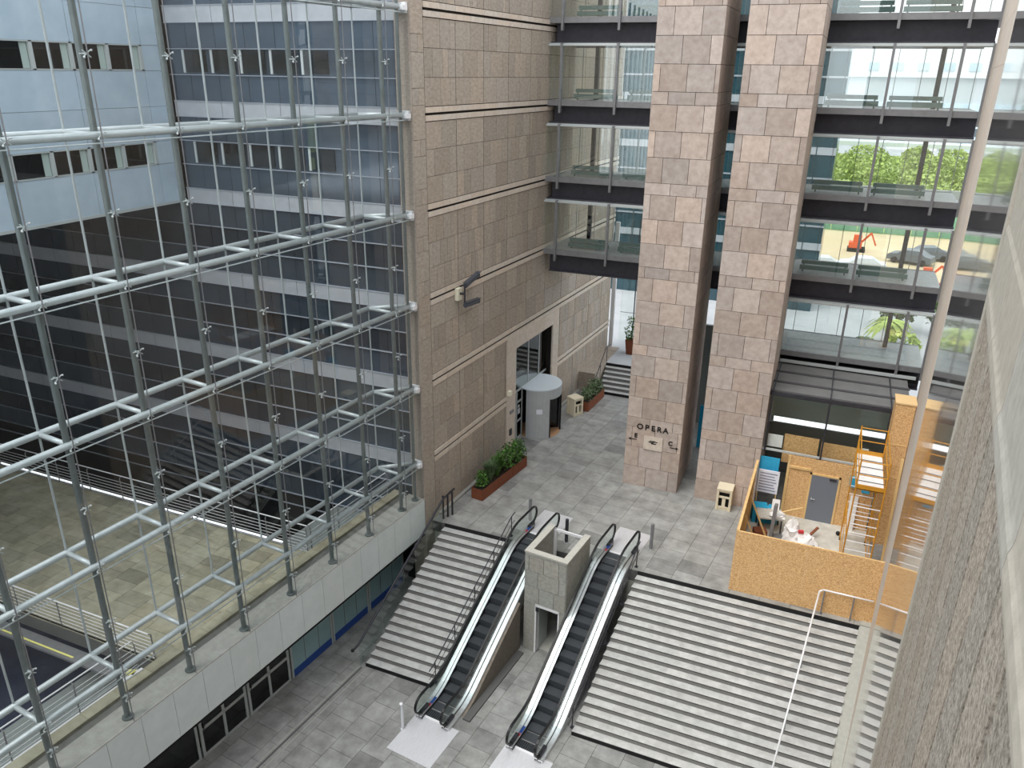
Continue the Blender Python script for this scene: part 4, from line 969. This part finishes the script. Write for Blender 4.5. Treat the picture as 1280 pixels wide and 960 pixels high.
# ---------------------------------------------------------------- balustrades and rails
def stair_rails():
    slope = math.atan2(3.12, 5.58)
    # glass balustrade on the fascia side
    top = Vector((-13.36, 24.85, 0)); foot = Vector((-13.86, 19.0, L)); d = foot - top
    t = thing('glass_balustrade', 'sloping glass balustrade with a dark handrail on the fascia side of the stairs', 'balustrade', tuple(foot))
    T = lambda p: tuple(Vector(p) - foot)
    n = 4
    for i in range(n):
        a_ = top + d * (i / n) + d * .004; b_ = top + d * ((i + 1) / n) - d * .004
        mb = MB(); s = .008
        mb.poly8([T(a_ + Vector((-s, 0, -.2))), T(b_ + Vector((-s, 0, -.2 if i < n - 1 else 0))), T(b_ + Vector((s, 0, -.2 if i < n - 1 else 0))), T(a_ + Vector((s, 0, -.2))), T(a_ + Vector((-s, 0, 1.0))), T(b_ + Vector((-s, 0, 1.0))), T(b_ + Vector((s, 0, 1.0))), T(a_ + Vector((s, 0, 1.0)))])
        mb.build('glass_panel', ['balustrade_glass'], t)
    mb = MB(); up = Vector((0, 0, 1.03)); mb.path([T(top + up + Vector((.05, .9, .02))), T(top + up), T(foot + up), T(foot + up + Vector((-.1, -.25, -.12)))], .045, 8); mb.build('handrail', ['dark_metal'], t)
    mb = MB(); mb.ball(T(foot + up + Vector((-.1, -.25, -.12))), .07); mb.build('handrail_end', ['black_rubber'], t)
    for i in range(3):
        mb = MB(); mb.box(-.03, .03, -.03, .03, 0, 1.1); o = mb.build('end_post', ['dark_metal'], t); o.location = T((-13.42 + .1 * i, 24.95 + .22 * i, 0))
    # rail between left stairs and left escalator, rail between right escalator and wide stairs
    for (xt, xf, side, lab) in ((-10.3, -10.87, 1, 'thin dark stair rail standing between the narrow staircase and left escalator'), (-5.12, -5.68, -1, 'thin dark stair rail standing between the right escalator and wide staircase')):
        top = Vector((xt, 24.9, 0)); foot = Vector((xf, 19.2, L + .05)); d = foot - top
        t = thing('stair_rail', lab, 'railing', tuple(foot))
        T = lambda p: tuple(Vector(p) - foot)
        for h, r in ((.92, .022), (.55, .012)):
            mb = MB(); mb.path([T(top + Vector((.0, .35, h))), T(top + Vector((0, 0, h))), T(foot + Vector((0, 0, h))), T(foot + Vector((-.0, -.3, h - .02)))], r, 8); mb.build('handrail' if h > .8 else 'lower_rail', ['dark_metal'], t)
        for f in (0, .25, .5, .75, .98):
            p = top + d * f; mb = MB(); mb.tube(T(p + Vector((0, 0, .0))), T(p + Vector((0, 0, .92))), .02, 6); mb.box(*[v for ax in zip(T(p + Vector((-.06, -.06, .0))), T(p + Vector((.06, .06, .03)))) for v in ax]); mb.build('post', ['dark_metal'], t)
    # white centre rail of the wide stairs
    t = thing('stair_handrail', 'white tubular handrail running down the wide staircase and turning along its top', 'handrail', (1.33, 24.9, 0))
    T = lambda x, y, z: (x - 1.33, y - 24.9, z)
    mb = MB(); mb.path([T(3.05, 24.8, 1.0), T(1.45, 24.8, 1.0), T(1.33, 24.7, .97), T(.66, 19.0, -2.1), T(.6, 18.4, -2.15)], .03, 10); mb.build('handrail', ['white_metal'], t, smooth=True)
    for (x, y, z) in ((1.5, 24.8, 0), (2.45, 24.8, 0)):
        mb = MB(); mb.tube(T(x, y, 0), T(x, y, 1.0), .025, 8); mb.build('post', ['frame_grey'], t)
    for f in (.33, .66, .98):
        x = 1.33 + (.66 - 1.33) * f; y = 24.85 + (19 - 24.85) * f; k = math.ceil((24.66 - y) / .3085); zt = max(-k * .1642, L)
        mb = MB(); mb.tube(T(x, y, zt), T(x, y, .97 - 3.07 * f), .018, 6); mb.build('post', ['frame_grey'], t)
    # handrail of the far steps
    t = thing('stair_handrail', 'dark handrail on the wall side of the short far steps', 'handrail', (-11.75, 40.9, 0))
    mb = MB(); mb.path([(.0, -.4, .9), (0, 0, .92), (-.1, 2.3, 2.05), (-.05, 3.0, 2.05)], .025, 8); mb.build('handrail', ['dark_metal'], t)
    for (y, z) in ((-.2, 0), (1.0, .5), (2.3, 1.15)): mb = MB(); mb.tube((-.03, y, z), (-.03, y, z + .92 if y != 1.0 else 1.42), .02, 6); mb.build('post', ['dark_metal'], t)
stair_rails()
# ================================================================== BOARDED ENCLOSURE
def hoarding():
    A = (-1.68, 24.93); B_ = (3.18, 25.1); t = thing('board_hoarding', 'enclosure of orange particle boards at the head of the wide stairs', 'hoarding', (A[0], A[1], 0))
    mb = MB(); H = 2.5
    n = 4
    for i in range(n):
        x0 = 4.86 * i / n; x1 = 4.86 * (i + 1) / n; mb = MB(); mb.box(x0 + .002, x1 - .002, 0, .022, 0, H); o = mb.build('front_board', ['osb'], t)
    mb = MB(); mb.box(-.0, 4.86, .022, .07, H - .1, H); mb.box(0, 4.86, .022, .07, 0, .1); mb.build('front_rail', ['timber'], t)
    for i in range(3):
        y0 = .05 + 5.9 * i / 3; y1 = .05 + 5.9 * (i + 1) / 3; mb = MB(); mb.box(-.0, .022, y0, y1 - .004, 0, H); mb.build('side_board', ['osb'], t)
    mb = MB(); mb.box(.022, .1, .05, 5.95, H - .05, H); mb.build('side_rail', ['timber'], t)
    for y in (.3, 1.5, 2.7, 3.9, 5.1): mb = MB(); mb.box(.022, .1, y, y + .05, 0, H - .05); mb.build('stud', ['timber'], t)
    for y in (.6, 2.2, 3.8): mb = MB(); mb.bar((.1, y, 1.9), (.95, y + .1, .02), .06, .06); mb.build('brace', ['timber'], t)
    mb = MB(); mb.box(0.1, 4.8, .1, 6.3, .002, .02); o = mb.build('floor_dust', ['slab_dust']); o.location = (A[0], A[1], 0); o['kind'] = 'structure'
    t = thing('board_partition', 'tall particle board partition with a grey door at the back of the enclosure', 'partition', (-.85, 31.2, 0))
    X = lambda x: x + .85
    mb = MB(); mb.box(X(-.4), X(.48), 0, .03, 0, 2.82); mb.box(X(1.68), X(2.95), 0, .03, 0, 2.82); mb.box(X(.48), X(1.68), 0, .03, 2.2, 2.82); mb.build('board', ['osb'], t)
    mb = MB(); mb.box(X(-.45), X(-.35), -.04, .06, 0, 2.82); mb.box(X(-.4), X(.48), -.05, -.0, 2.28, 2.38); mb.build('timber_frame', ['timber'], t)
    mb = MB(); mb.box(X(.48), X(.56), -.04, .04, 0, 2.22); mb.box(X(1.6), X(1.68), -.04, .04, 0, 2.22); mb.box(X(.48), X(1.68), -.04, .04, 2.14, 2.22); mb.build('door_frame', ['timber'], t)
    mb = MB(); mb.box(X(.56), X(1.6), -.03, .02, .02, 2.14); d = mb.build('door', ['door_grey'], t)
    mb = MB(); mb.box(X(.66), X(.7), -.07, -.03, .98, 1.12); mb.tube((X(.68), -.09, 1.05), (X(.82), -.09, 1.05), .012, 6); mb.build('handle', ['stainless'], d)
    mb = MB(); mb.box(X(1.25), X(1.52), -.08, -.03, 2.03, 2.1); mb.build('door_closer', ['dark_metal'], d)
    t = thing('board_shaft', 'tall narrow box of particle boards between the scaffold and right wall', 'box', (3.35, 30.9, 0))
    mb = MB(); mb.box(-.34, .34, -.5, .4, 0, 6.1); mb.build('boards', ['osb'], t)
    mb = MB(); mb.box(-.37, .37, -.53, .43, 6.1, 6.15); mb.build('lid', ['osb_edge'], t)
    for z in (1.4, 3.0, 4.4): mb = MB(); mb.box(-.345, .345, -.515, -.5, z, z + .04); mb.build('batten', ['timber'], t)
    mb = MB(); mb.box(-.05, .05, -.05, .02, 0, 4.2); o = mb.build('timber_plank', ['timber']); o.location = (3.55, 29.2, 0); o.rotation_euler = (R(-8), 0, 0); tag(o, 'long timber plank leaning up against the tall board box', 'plank')
hoarding()
def scaffold():
    t = thing('scaffold_tower', 'yellow steel scaffold tower with a white deck inside the boarded enclosure', 'scaffold', (2.45, 28.6, 0))
    w, l = .47, 1.5; Zd = 3.95
    for sx_ in (-1, 1):
        for sy_ in (-1, 1):
            mb = MB(); mb.tube((sx_ * w, sy_ * l, .1), (sx_ * w, sy_ * l, Zd + 1.15), .028, 8); p = mb.build('post', ['paint_yellow'], t)
            mb = MB(); mb.tube((sx_ * w - .03, sy_ * l, .08), (sx_ * w + .03, sy_ * l, .08), .08, 12); mb.build('castor', ['black_rubber'], p)
    for sy_ in (-1, 1):
        for k in range(9):
            z = .35 + k * .36
            mb = MB(); mb.tube((-w, sy_ * l, z), (w, sy_ * l, z), .018, 6); mb.build('rung', ['white_metal'], t)
    for sx_ in (-1, 1):
        for z in (.3, 1.85, Zd - .06, Zd + .55, Zd + 1.08): mb = MB(); mb.tube((sx_ * w, -l, z), (sx_ * w, l, z), .02, 6); mb.build('guard_rail', ['paint_yellow'], t)
        mb = MB(); mb.tube((sx_ * w, -l, .3), (sx_ * w, l, 1.85), .016, 6); mb.build('diagonal_brace', ['paint_yellow'], t)
    for sy_ in (-1, 1):
        for z in (Zd + .55, Zd + 1.08): mb = MB(); mb.tube((-w, sy_ * l, z), (w, sy_ * l, z), .02, 6); mb.build('end_rail', ['paint_yellow'], t)
    mb = MB(); mb.box(-w + .03, w - .03, -l, l, Zd - .03, Zd); mb.build('deck', ['white_sheet'], t)
    for z, (a_, b_) in ((Zd, (-l, -l + .03)), (Zd, (l - .03, l)), ): mb = MB(); mb.box(-w, w, a_, b_, z - .04, z + .16); mb.build('toe_board', ['paint_yellow'], t)
    mb = MB(); mb.box(-w + .03, w - .03, -l, -l + .06, .9, 1.06); mb.build('cross_beam', ['paint_yellow'], t)
    for i in range(1, 5): mb = MB(); y = -l + 2 * l * i / 5; mb.tube((-w, y, Zd + .03), (w, y, Zd + .03), .012, 6); mb.build('deck_bar', ['dark_metal'], t)
scaffold()
def clutter():
    def bx(name, m_, x, y, z, sx_, sy_, sz_, rz, lab, cat, rx=0, ry=0, group=None, bevel=.004):
        mb = MB(); mb.box(-sx_ / 2, sx_ / 2, -sy_ / 2, sy_ / 2, 0, sz_); o = mb.build(name, [m_], bevel=bevel); o.location = (x, y, z); o.rotation_euler = (R(rx), R(ry), R(rz)); return tag(o, lab, cat, group)
    bx('blue_sheeting', 'blue_board', -1.18, 31.25, 1.55, .82, .03, 1.0, 0, 'bright blue panel standing behind the glass left of the board partition', 'panel')
    t = thing('notice_board', 'large white board covered with printed sheets below the blue panel', 'notice board', (-1.1, 30.9, 0))
    mb = MB(); mb.box(-.42, .42, -.02, .02, 1.05, 2.1); mb.build('board', ['paper'], t)
    for i in range(7): mb = MB(); mb.box(-.36, .34 - .05 * (i % 3), -.026, -.02, 1.15 + i * .13, 1.2 + i * .13); mb.build('print_line', ['paper_print'], t)
    for s in (-.38, .38): mb = MB(); mb.box(s - .02, s + .02, -.02, .02, 0, 1.05); mb.build('leg', ['timber'], t)
    bx('teal_box', 'cyan_board', -1.25, 30.3, 0, .6, .5, .75, 12, 'teal plastic crate under the notice board, on the left', 'crate')
    bx('teal_box', 'blue_board', -.72, 30.35, 0, .45, .45, .7, -8, 'teal plastic crate under the notice board, on the right', 'crate')
    bx('white_sheet', 'white_sheet', -.62, 30.05, .45, .3, .03, .75, 5, 'white panel propped upright before the teal crates', 'panel', rx=-15)
    # folding table with rubbish
    t = thing('work_table', 'low work table strewn with debris near the notice board', 'table', (-.8, 29.75, 0), -12)
    mb = MB(); mb.box(-.5, .5, -.42, .42, .68, .74); mb.build('top', ['slab_dust'], t)
    for sx_ in (-.44, .44):
        for sy_ in (-.36, .36): mb = MB(); mb.box(sx_ - .025, sx_ + .025, sy_ - .025, sy_ + .025, 0, .68); mb.build('leg', ['dark_metal'], t)
    bx('brown_box', 'corten', -1.05, 29.0, 0, .5, .4, .35, 20, 'brown cardboard box on the floor before the work table', 'box')
    bx('grey_panel', 'frame_grey', -.62, 29.0, 0, .12, .3, 1.5, -6, 'tall narrow grey panel propped up by the work table', 'panel', rx=-10)
    bx('grey_panel', 'frame_grey', -.15, 29.2, .01, .85, .7, .06, 35, 'flat grey metal panel lying on the dusty floor', 'panel')
    bx('timber_plank', 'timber', .0, 30.3, .75, .07, 1.0, .05, -60, 'short timber plank resting off the work table', 'plank', rx=10)
    bx('dark_plank', 'corten', .72, 29.4, .1, .1, 1.5, .06, -35, 'dark brown plank lying tilted across the white rubble sheets', 'plank', rx=24)
    bx('dark_plank', 'corten', .1, 28.65, .02, .12, 1.2, .1, 78, 'dark brown plank lying flat beside the white rubble sheets', 'plank')
    bx('dark_plank', 'dark_metal', 1.0, 28.4, .02, .35, .5, .3, 25, 'dark square block lying at the right of the rubble sheets', 'block')
    bx('timber_plank', 'timber', -.3, 28.4, .03, .08, 1.5, .05, -70, 'pale timber plank lying close behind the front boards', 'plank')
    bx('pale_board', 'white_sheet', 2.3, 31.0, 0, .3, .03, 1.55, 0, 'narrow pale board leaning on the partition beside the scaffold', 'board', rx=-6)
    # crumpled plastic sheets
    rnd = random.Random(4)
    for (x, y, s, h, lab) in ((.15, 29.2, .36, .95, 'crumpled white plastic sheet standing like a hump, left of the others'), (.72, 28.9, .45, .6, 'crumpled white plastic sheet in the middle of the rubble'), (1.25, 28.4, .5, .4, 'crumpled white plastic sheet lying nearest the scaffold'), (-.5, 29.6, .3, .25, 'crumpled white plastic sheet on the work table edge')):
        mb = MB(); n, k = 14, 7; b = len(mb.v)
        for i in range(k):
            ph = math.pi / 2 * i / (k - 1)
            for j in range(n): th = 2 * math.pi * j / n; q = s * (1 + rnd.uniform(-.28, .28)); mb.v.append((q * math.cos(th) * math.cos(ph), q * math.sin(th) * math.cos(ph) * .7, h * math.sin(ph) * (1 + rnd.uniform(-.15, .15))))
        for i in range(k - 1):
            for j in range(n): q = (j + 1) % n; mb.face([b + i * n + j, b + i * n + q, b + i * n + n + q, b + i * n + n + j])
        o = mb.build('plastic_sheet', ['white_sheet']); o.location = (x, y, .75 if 'table' in lab else .02); tag(o, lab, 'plastic sheet')
    bx('red_strap', 'barrier_red', .48, 28.9, .62, .2, .12, .12, 20, 'small red bundle on top of the white plastic sheets', 'bundle')
    mb = MB(); mb.ball((0, 0, .09), .09); o = mb.build('black_ball', ['black_rubber']); o.location = (1.9, 30.4, .02); tag(o, 'round black object on the floor at the scaffold foot', 'ball')
    mb = MB(); mb.tube((0, 0, 0), (0, 0, .14), .09, 12); o = mb.build('black_bucket', ['black_rubber']); o.location = (1.35, 27.6, .02); tag(o, 'small black tub on the dusty floor behind the front boards', 'tub')
    bx('blue_sack', 'blue_board', 2.15, 31.05, 2.0, .3, .12, .45, 0, 'upper left blue patch of sheeting behind the scaffold rails', 'sheet')
    bx('blue_sack', 'blue_board', 2.65, 31.1, 1.8, .3, .12, .4, 0, 'right hand blue patch of sheeting behind the scaffold rails', 'sheet')
    bx('cyan_panel', 'cyan_board', -4.5, 36.2, .0, .9, .05, 2.3, 0, 'cyan board standing in the slot between the two stone towers', 'panel')
    bx('cyan_panel', 'cyan_board', -4.25, 35.4, 0, .3, .05, 3.8, 0, 'narrow taller cyan board beside the other, between the towers', 'panel')
clutter()
# ================================================================== OUTSIDE, BEYOND THE FOOTBRIDGES
def outside():
    mb = MB(); mb.box(-60, 60, 46, 65, .6, 1.15); mb.box(-5, 60, 40.9, 46, .6, 1.15); mb.build('floor_outer_plaza', ['outer_plaza'], kind='structure')
    mb = MB(); mb.box(-400, 500, 65, 700, -.9, -.3); mb.build('floor_ground', ['grass'], kind='structure')
    mb = MB(); mb.box(-60, 90, 74, 104, -.3, -.2); mb.build('floor_site', ['site_soil'], kind='structure')
    mb = MB(); mb.box(-60, 120, 66.5, 73, -.3, -.18); mb.build('floor_road', ['asphalt'], kind='structure')
    mb = MB(); mb.box(-400, 500, 215, 700, -.3, -.25); mb.build('floor_neutral_bounce', ['outer_plaza'], kind='structure')  # pale ground added to keep green grass bounce off the white hall
    # far viaduct and road line
    t = thing('viaduct', 'long pale viaduct crossing the green parkland in the distance', 'bridge', (20, 205, -.3))
    mb = MB(); mb.box(-160, 160, -3, 3, 3.0, 3.9); mb.build('deck', ['stadium_grey'], t)
    for i in range(9): mb = MB(); mb.box(-122 + i * 30, -120 + i * 30, -1, 1, 0, 3.0); mb.build('pier', ['stadium_grey'], t)
    # broad white hall
    t = thing('white_hall', 'broad white hall with square windows and pale blue striped lower wall far away', 'building', (12, 300, -.3))
    mb = MB(); mb.box(-110, 110, 0, 60, 0, 25.6); mb.build('body', ['stadium_grey'], t)
    mb = MB(); mb.box(-112, 112, -1, 0, 17.6, 26); mb.build('upper_wall', ['white_facade'], t)
    mb = MB(); mb.box(-112, 112, -1.2, 0, 1.5, 10); mb.build('striped_wall', ['pale_blue_facade'], t)
    for i in range(30): mb = MB(); x = -108 + i * 7.4; mb.box(x, x + 3.4, -1.3, -1, 19.6, 22); mb.build('window', ['pale_blue_facade'], t)
    # teal block to the north
    t = thing('teal_glass_block', 'dark teal glass block with pale floor lines seen through the footbridges', 'building', (-18, 60, 1.1))
    mb = MB(); mb.box(-17, 16.95, .1, 8, 0, 30); mb.build('body', ['teal_glass'], t)
    for k in range(18): mb = MB(); z = 1.3 + k * 1.66; h = .5 if k % 2 == 0 else .12; mb.box(-17, 16.97, 0.02, .12, z, z + h); mb.build('floor_line', ['facade_band' if k % 2 == 0 else 'facade_line'], t)
    for k in range(24): mb = MB(); x = -16.5 + k * 1.4; mb.box(x - .03, x + .03, 0, .1, 0, 30); mb.build('mullion', ['teal_glass'], t)
    # glazed end screen at the top of the far steps
    t = thing('end_screen', 'glazed end screen on a white post at the end of the brown wall', 'glass wall', (-12.3, 45.9, 1.15))
    mb = MB(); mb.box(-.14, .1, -.1, .1, 0, 8.0); mb.build('post', ['white_metal'], t)
    for x in (1.0, 2.4, 3.8): mb = MB(); mb.box(x - .03, x + .03, 1.4, 1.46, 0, 8); mb.build('mullion', ['dark_metal'], t)
    for z in (2.0, 4.4): mb = MB(); mb.box(.1, 5, 1.4, 1.46, z, z + .05); mb.build('transom', ['light_frame'], t)
    mb = MB(); mb.box(.1, 5, 1.425, 1.437, 0, 8); mb.build('pane', ['clear_glass'], t)
    # planted bed with palm
    rnd = random.Random(11)
    def crown(nm, x, y, z, rx, ry, rz_, n, size, m_, lab, trunk=2.0, group=None, cat='tree', frond=False):
        t = thing(nm, lab, cat, (x, y, z), 0, group); mb = MB()
        for k in range(n):
            th = rnd.uniform(0, 6.283); ph = math.acos(rnd.uniform(-.7, 1)); q = rnd.uniform(.72, 1)
            c = Vector((rx * q * math.sin(ph) * math.cos(th), ry * q * math.sin(ph) * math.sin(th), trunk + rz_ + rz_ * q * math.cos(ph)))
            a_ = Vector((rnd.gauss(0, 1), rnd.gauss(0, 1), rnd.gauss(0, .6))).normalized(); b_ = a_.cross(Vector((rnd.gauss(0, 1), rnd.gauss(0, 1), rnd.gauss(0, 1)))).normalized(); s_ = size * rnd.uniform(.6, 1.3)
            b = len(mb.v); mb.v += [tuple(c - a_ * s_), tuple(c + b_ * s_ * .7), tuple(c + a_ * s_), tuple(c - b_ * s_ * .7)]; mb.face([b, b + 1, b + 2, b + 3], 0, rnd.uniform(.7, 1.25))
        mb.build('crown', [m_], t); mb = MB(); mb.tube((0, 0, 0), (0, 0, trunk + rz_), .06 * rx + .08, 7, .03 * rx); mb.build('trunk', ['bark'], t); return t
    def palm(x, y, z, h, lab):
        t = thing('palm', lab, 'palm tree', (x, y, z)); mb = MB(); mb.tube((0, 0, 0), (.1, 0, h), .2, 9, .16); mb.build('trunk', ['bark'], t)
        for k in range(22):
            th = 2 * math.pi * k / 22; up = rnd.uniform(.1, .9); mb = MB(); ln = 1.5; pts = []
            for i in range(7): f = i / 6; pts.append(Vector((math.cos(th) * ln * f, math.sin(th) * ln * f, h + up * f * 1.2 - 1.3 * f * f)))
            a_ = Vector((-math.sin(th), math.cos(th), 0))
            for i in range(6):
                w0 = .22 * math.sin(math.pi * (i / 6) * .9 + .2); w1 = .22 * math.sin(math.pi * ((i + 1) / 6) * .9 + .2); b = len(mb.v); tn = .8 + .4 * rnd.random()
                mb.v += [tuple(pts[i] - a_ * w0), tuple(pts[i]), tuple(pts[i] + a_ * w0), tuple(pts[i + 1] + a_ * w1), tuple(pts[i + 1]), tuple(pts[i + 1] - a_ * w1)]
                for q in (1, 4): pass
                mb.face([b, b + 1, b + 4, b + 5], 0, tn); mb.face([b + 1, b + 2, b + 3, b + 4], 0, tn)
            mb.build('frond', ['leaf_bright'], t)
    palm(3.95, 53.6, 1.15, 1.7, 'small palm with yellow green fronds outside the lowest footbridge window')
    crown('shrub', 4.8, 51.8, 1.1, 1.0, .8, .8, 420, .14, 'leaf_bright', 'bushy light green shrub at the right of the small palm', .1, cat='shrub')
    crown('tree', 4.6, 57.4, 1.1, 1.3, 1.1, 1.5, 600, .2, 'leaf_pale', 'grey green bushy tree behind the small palm', .5)
    crown('tree', 7.2, 57.0, 1.1, 1.1, 1.1, 1.7, 500, .2, 'leaf_pale', 'grey green tree farthest right beside the small palm', .5)
    crown('shrub', 2.6, 52.3, 1.1, .7, .6, .45, 260, .12, 'leaf_pale', 'low pale shrub at the left foot of the small palm', .05, cat='shrub')
    # hedge and planters at the plaza edge
    mb = MB()
    for k in range(3000):
        c = Vector((rnd.uniform(-.6, 20), rnd.uniform(64.2, 66), 1.1 + rnd.random() * 1.1)); s_ = .25
        a_ = Vector((rnd.gauss(0, 1), rnd.gauss(0, 1), rnd.gauss(0, .6))).normalized(); b_ = a_.cross(Vector((rnd.gauss(0, 1), rnd.gauss(0, 1), rnd.gauss(0, 1)))).normalized()
        b = len(mb.v); mb.v += [tuple(c - a_ * s_), tuple(c + b_ * s_ * .6), tuple(c + a_ * s_), tuple(c - b_ * s_ * .6)]; mb.face([b, b + 1, b + 2, b + 3], 0, rnd.uniform(.8, 1.2))
    o = mb.build('hedge', ['leaf_bright']); o['kind'] = 'stuff'; tag(o, 'yellow green hedge along the outer edge of the pale plaza', 'hedge')
    t = thing('ticket_box', 'white box with dark openings standing on the pale outer plaza', 'box', (-2.0, 61.5, 1.15)); mb = MB(); mb.box(-.5, .5, -.4, .4, 0, 1.5); mb.build('body', ['white_metal'], t, bevel=.02)
    mb = MB(); mb.box(-.32, .05, -.41, -.4, .3, 1.2); mb.build('opening', ['hole_black'], t)
    # site: cars, machines, fence, barriers
    def car(x, y, rz, m_, lab):
        t = thing('car', lab, 'car', (x, y, -.18)); t.rotation_euler.z = R(rz)
        prof = [(-2.1, .3), (-2.15, .7), (-1.9, .9), (-1.2, .98), (-.6, 1.4), (.8, 1.42), (1.5, 1.0), (2.05, .9), (2.15, .5), (2.1, .3)]
        mb = MB(); b = len(mb.v); n = len(prof)
        mb.v += [(px, -.85 + (.12 if pz > 1.1 else 0), pz) for px, pz in prof] + [(px, .85 - (.12 if pz > 1.1 else 0), pz) for px, pz in prof]
        mb.face([b + i for i in range(n)]); mb.face([b + n + i for i in range(n)][::-1])
        for i in range(n): j = (i + 1) % n; mb.face([b + i, b + n + i, b + n + j, b + j])
        mb.build('body', [m_], t)
        mb = MB(); mb.poly8([(-1.1, -.78, 1.0), (1.35, -.78, 1.0), (1.35, .78, 1.0), (-1.1, .78, 1.0), (-.58, -.7, 1.36), (.78, -.7, 1.36), (.78, .7, 1.36), (-.58, .7, 1.36)]); mb.build('window_band', ['car_glass'], t)
        for wx in (-1.35, 1.35):
            for wy in (-.86, .86): mb = MB(); mb.tube((wx, wy - .1, .32), (wx, wy + .1, .32), .32, 12); mb.build('wheel', ['black_rubber'], t)
    car(2.6, 82, 4, 'car_white', 'white car parked in the middle of the dusty building site')
    car(-1.2, 80.5, 10, 'car_white', 'white car at the left of the building site, by the teal block')
    car(7.2, 88, -20, 'car_grey', 'dark grey car at the right end of the building site')
    car(8.8, 90.5, 15, 'car_grey', 'dark grey car parked behind the other dark car')
    def digger(x, y, z, s, lab):
        t = thing('mini_digger', lab, 'digger', (x, y, z)); 
        mb = MB(); mb.box(-.9 * s, .9 * s, -.7 * s, -.4 * s, 0, .4 * s); mb.box(-.9 * s, .9 * s, .4 * s, .7 * s, 0, .4 * s); mb.build('track', ['black_rubber'], t)
        mb = MB(); mb.box(-.8 * s, .5 * s, -.6 * s, .6 * s, .42 * s, 1.0 * s); mb.box(-.4 * s, .4 * s, -.5 * s, .1 * s, 1.0 * s, 1.8 * s); mb.build('cab', ['orange'], t)
        mb = MB(); mb.bar((.4 * s, .3 * s, .9 * s), (1.3 * s, .3 * s, 2.0 * s), .2 * s); mb.bar((1.3 * s, .3 * s, 2.0 * s), (1.9 * s, .3 * s, .7 * s), .15 * s); mb.build('arm', ['orange'], t)
    digger(3.4, 112, -.3, 1.5, 'orange mini digger at the far edge of the site by the green fence')
    digger(2.0, 92, -.2, 1.0, 'orange mini digger in front, at the left of the site')
    digger(8.0, 79, -.2, .9, 'orange machine standing close to the red and white barriers')
    t = thing('site_fence', 'long green mesh fence closing the building site at the back', 'fence', (0, 104.5, -.3))
    for i in range(28): mb = MB(); x = -28 + i * 3; mb.box(x + .05, x + 2.95, -.03, .03, .1, 3.0); mb.build('fence_panel', ['green_fence'], t)
    mb = MB(); mb.box(-28, 56, -.08, .08, 3.0, 3.12); mb.build('top_rail', ['stadium_grey'], t)
    t = thing('crash_barrier', 'long pale concrete barrier in front of the wooded slope', 'barrier', (0, 118, -.3)); mb = MB(); mb.box(-60, 80, -.3, .3, 0, 4.0); mb.build('wall', ['asphalt'], t)
    for i in range(9):
        mb = MB(); x = 3.2 + i * .98
        mb.box(-.45, .45, -.15, .15, 0, .8); o = mb.build('traffic_barrier', ['barrier_red' if i % 2 == 0 else 'white_metal'], bevel=.03); o.location = (x, 76.0 + .1 * i, -.2)
        tag(o, ('red' if i % 2 == 0 else 'white') + ' plastic traffic barrier in the row along the near side of the site', 'barrier', 'red traffic barriers' if i % 2 == 0 else 'white traffic barriers')
    tree_n = 0
    for row, (y, h) in enumerate(((124, 3.4), (134, 4.2), (148, 5.0), (166, 5.2))):
        x = -22 + row * 2.2
        while x < 44:
            rx = rnd.uniform(3, 4.6); m_ = 'leaf_bright'
            crown('tree', x, y + rnd.uniform(-1, 1), -.3, rx, rx, h * .5 * rnd.uniform(.85, 1.1), 1200, .28, m_, 'bright green leafy tree in the woodland far beyond the footbridges', .6, 'trees of the distant woodland'); x += rx * 2.05
    # blurred town far away to the right of the trees
    for i, (x, y, w, h, m_) in enumerate(((-12, 240, 9, 5.5, 'white_facade'), (2, 244, 7, 7, 'stadium_grey'), (14, 238, 12, 5, 'white_facade'), (30, 242, 8, 8, 'pale_blue_facade'), (42, 236, 10, 6, 'stadium_grey'))):
        t = thing('low_building', 'low %s building before the distant white hall, %s from the left' % ({'white_facade': 'white', 'stadium_grey': 'grey', 'pale_blue_facade': 'pale blue'}[m_], ('first', 'second', 'third', 'fourth', 'fifth')[i]), 'building', (x, y, -.3))
        mb = MB(); mb.box(-w / 2, w / 2, -3, 3, 0, h); mb.build('walls', [m_], t)
        mb = MB(); mb.box(-w / 2 + .5, w / 2 - .5, -3.05, -3, h * .45, h * .7); mb.build('window_strip', ['car_grey'], t)
outside()
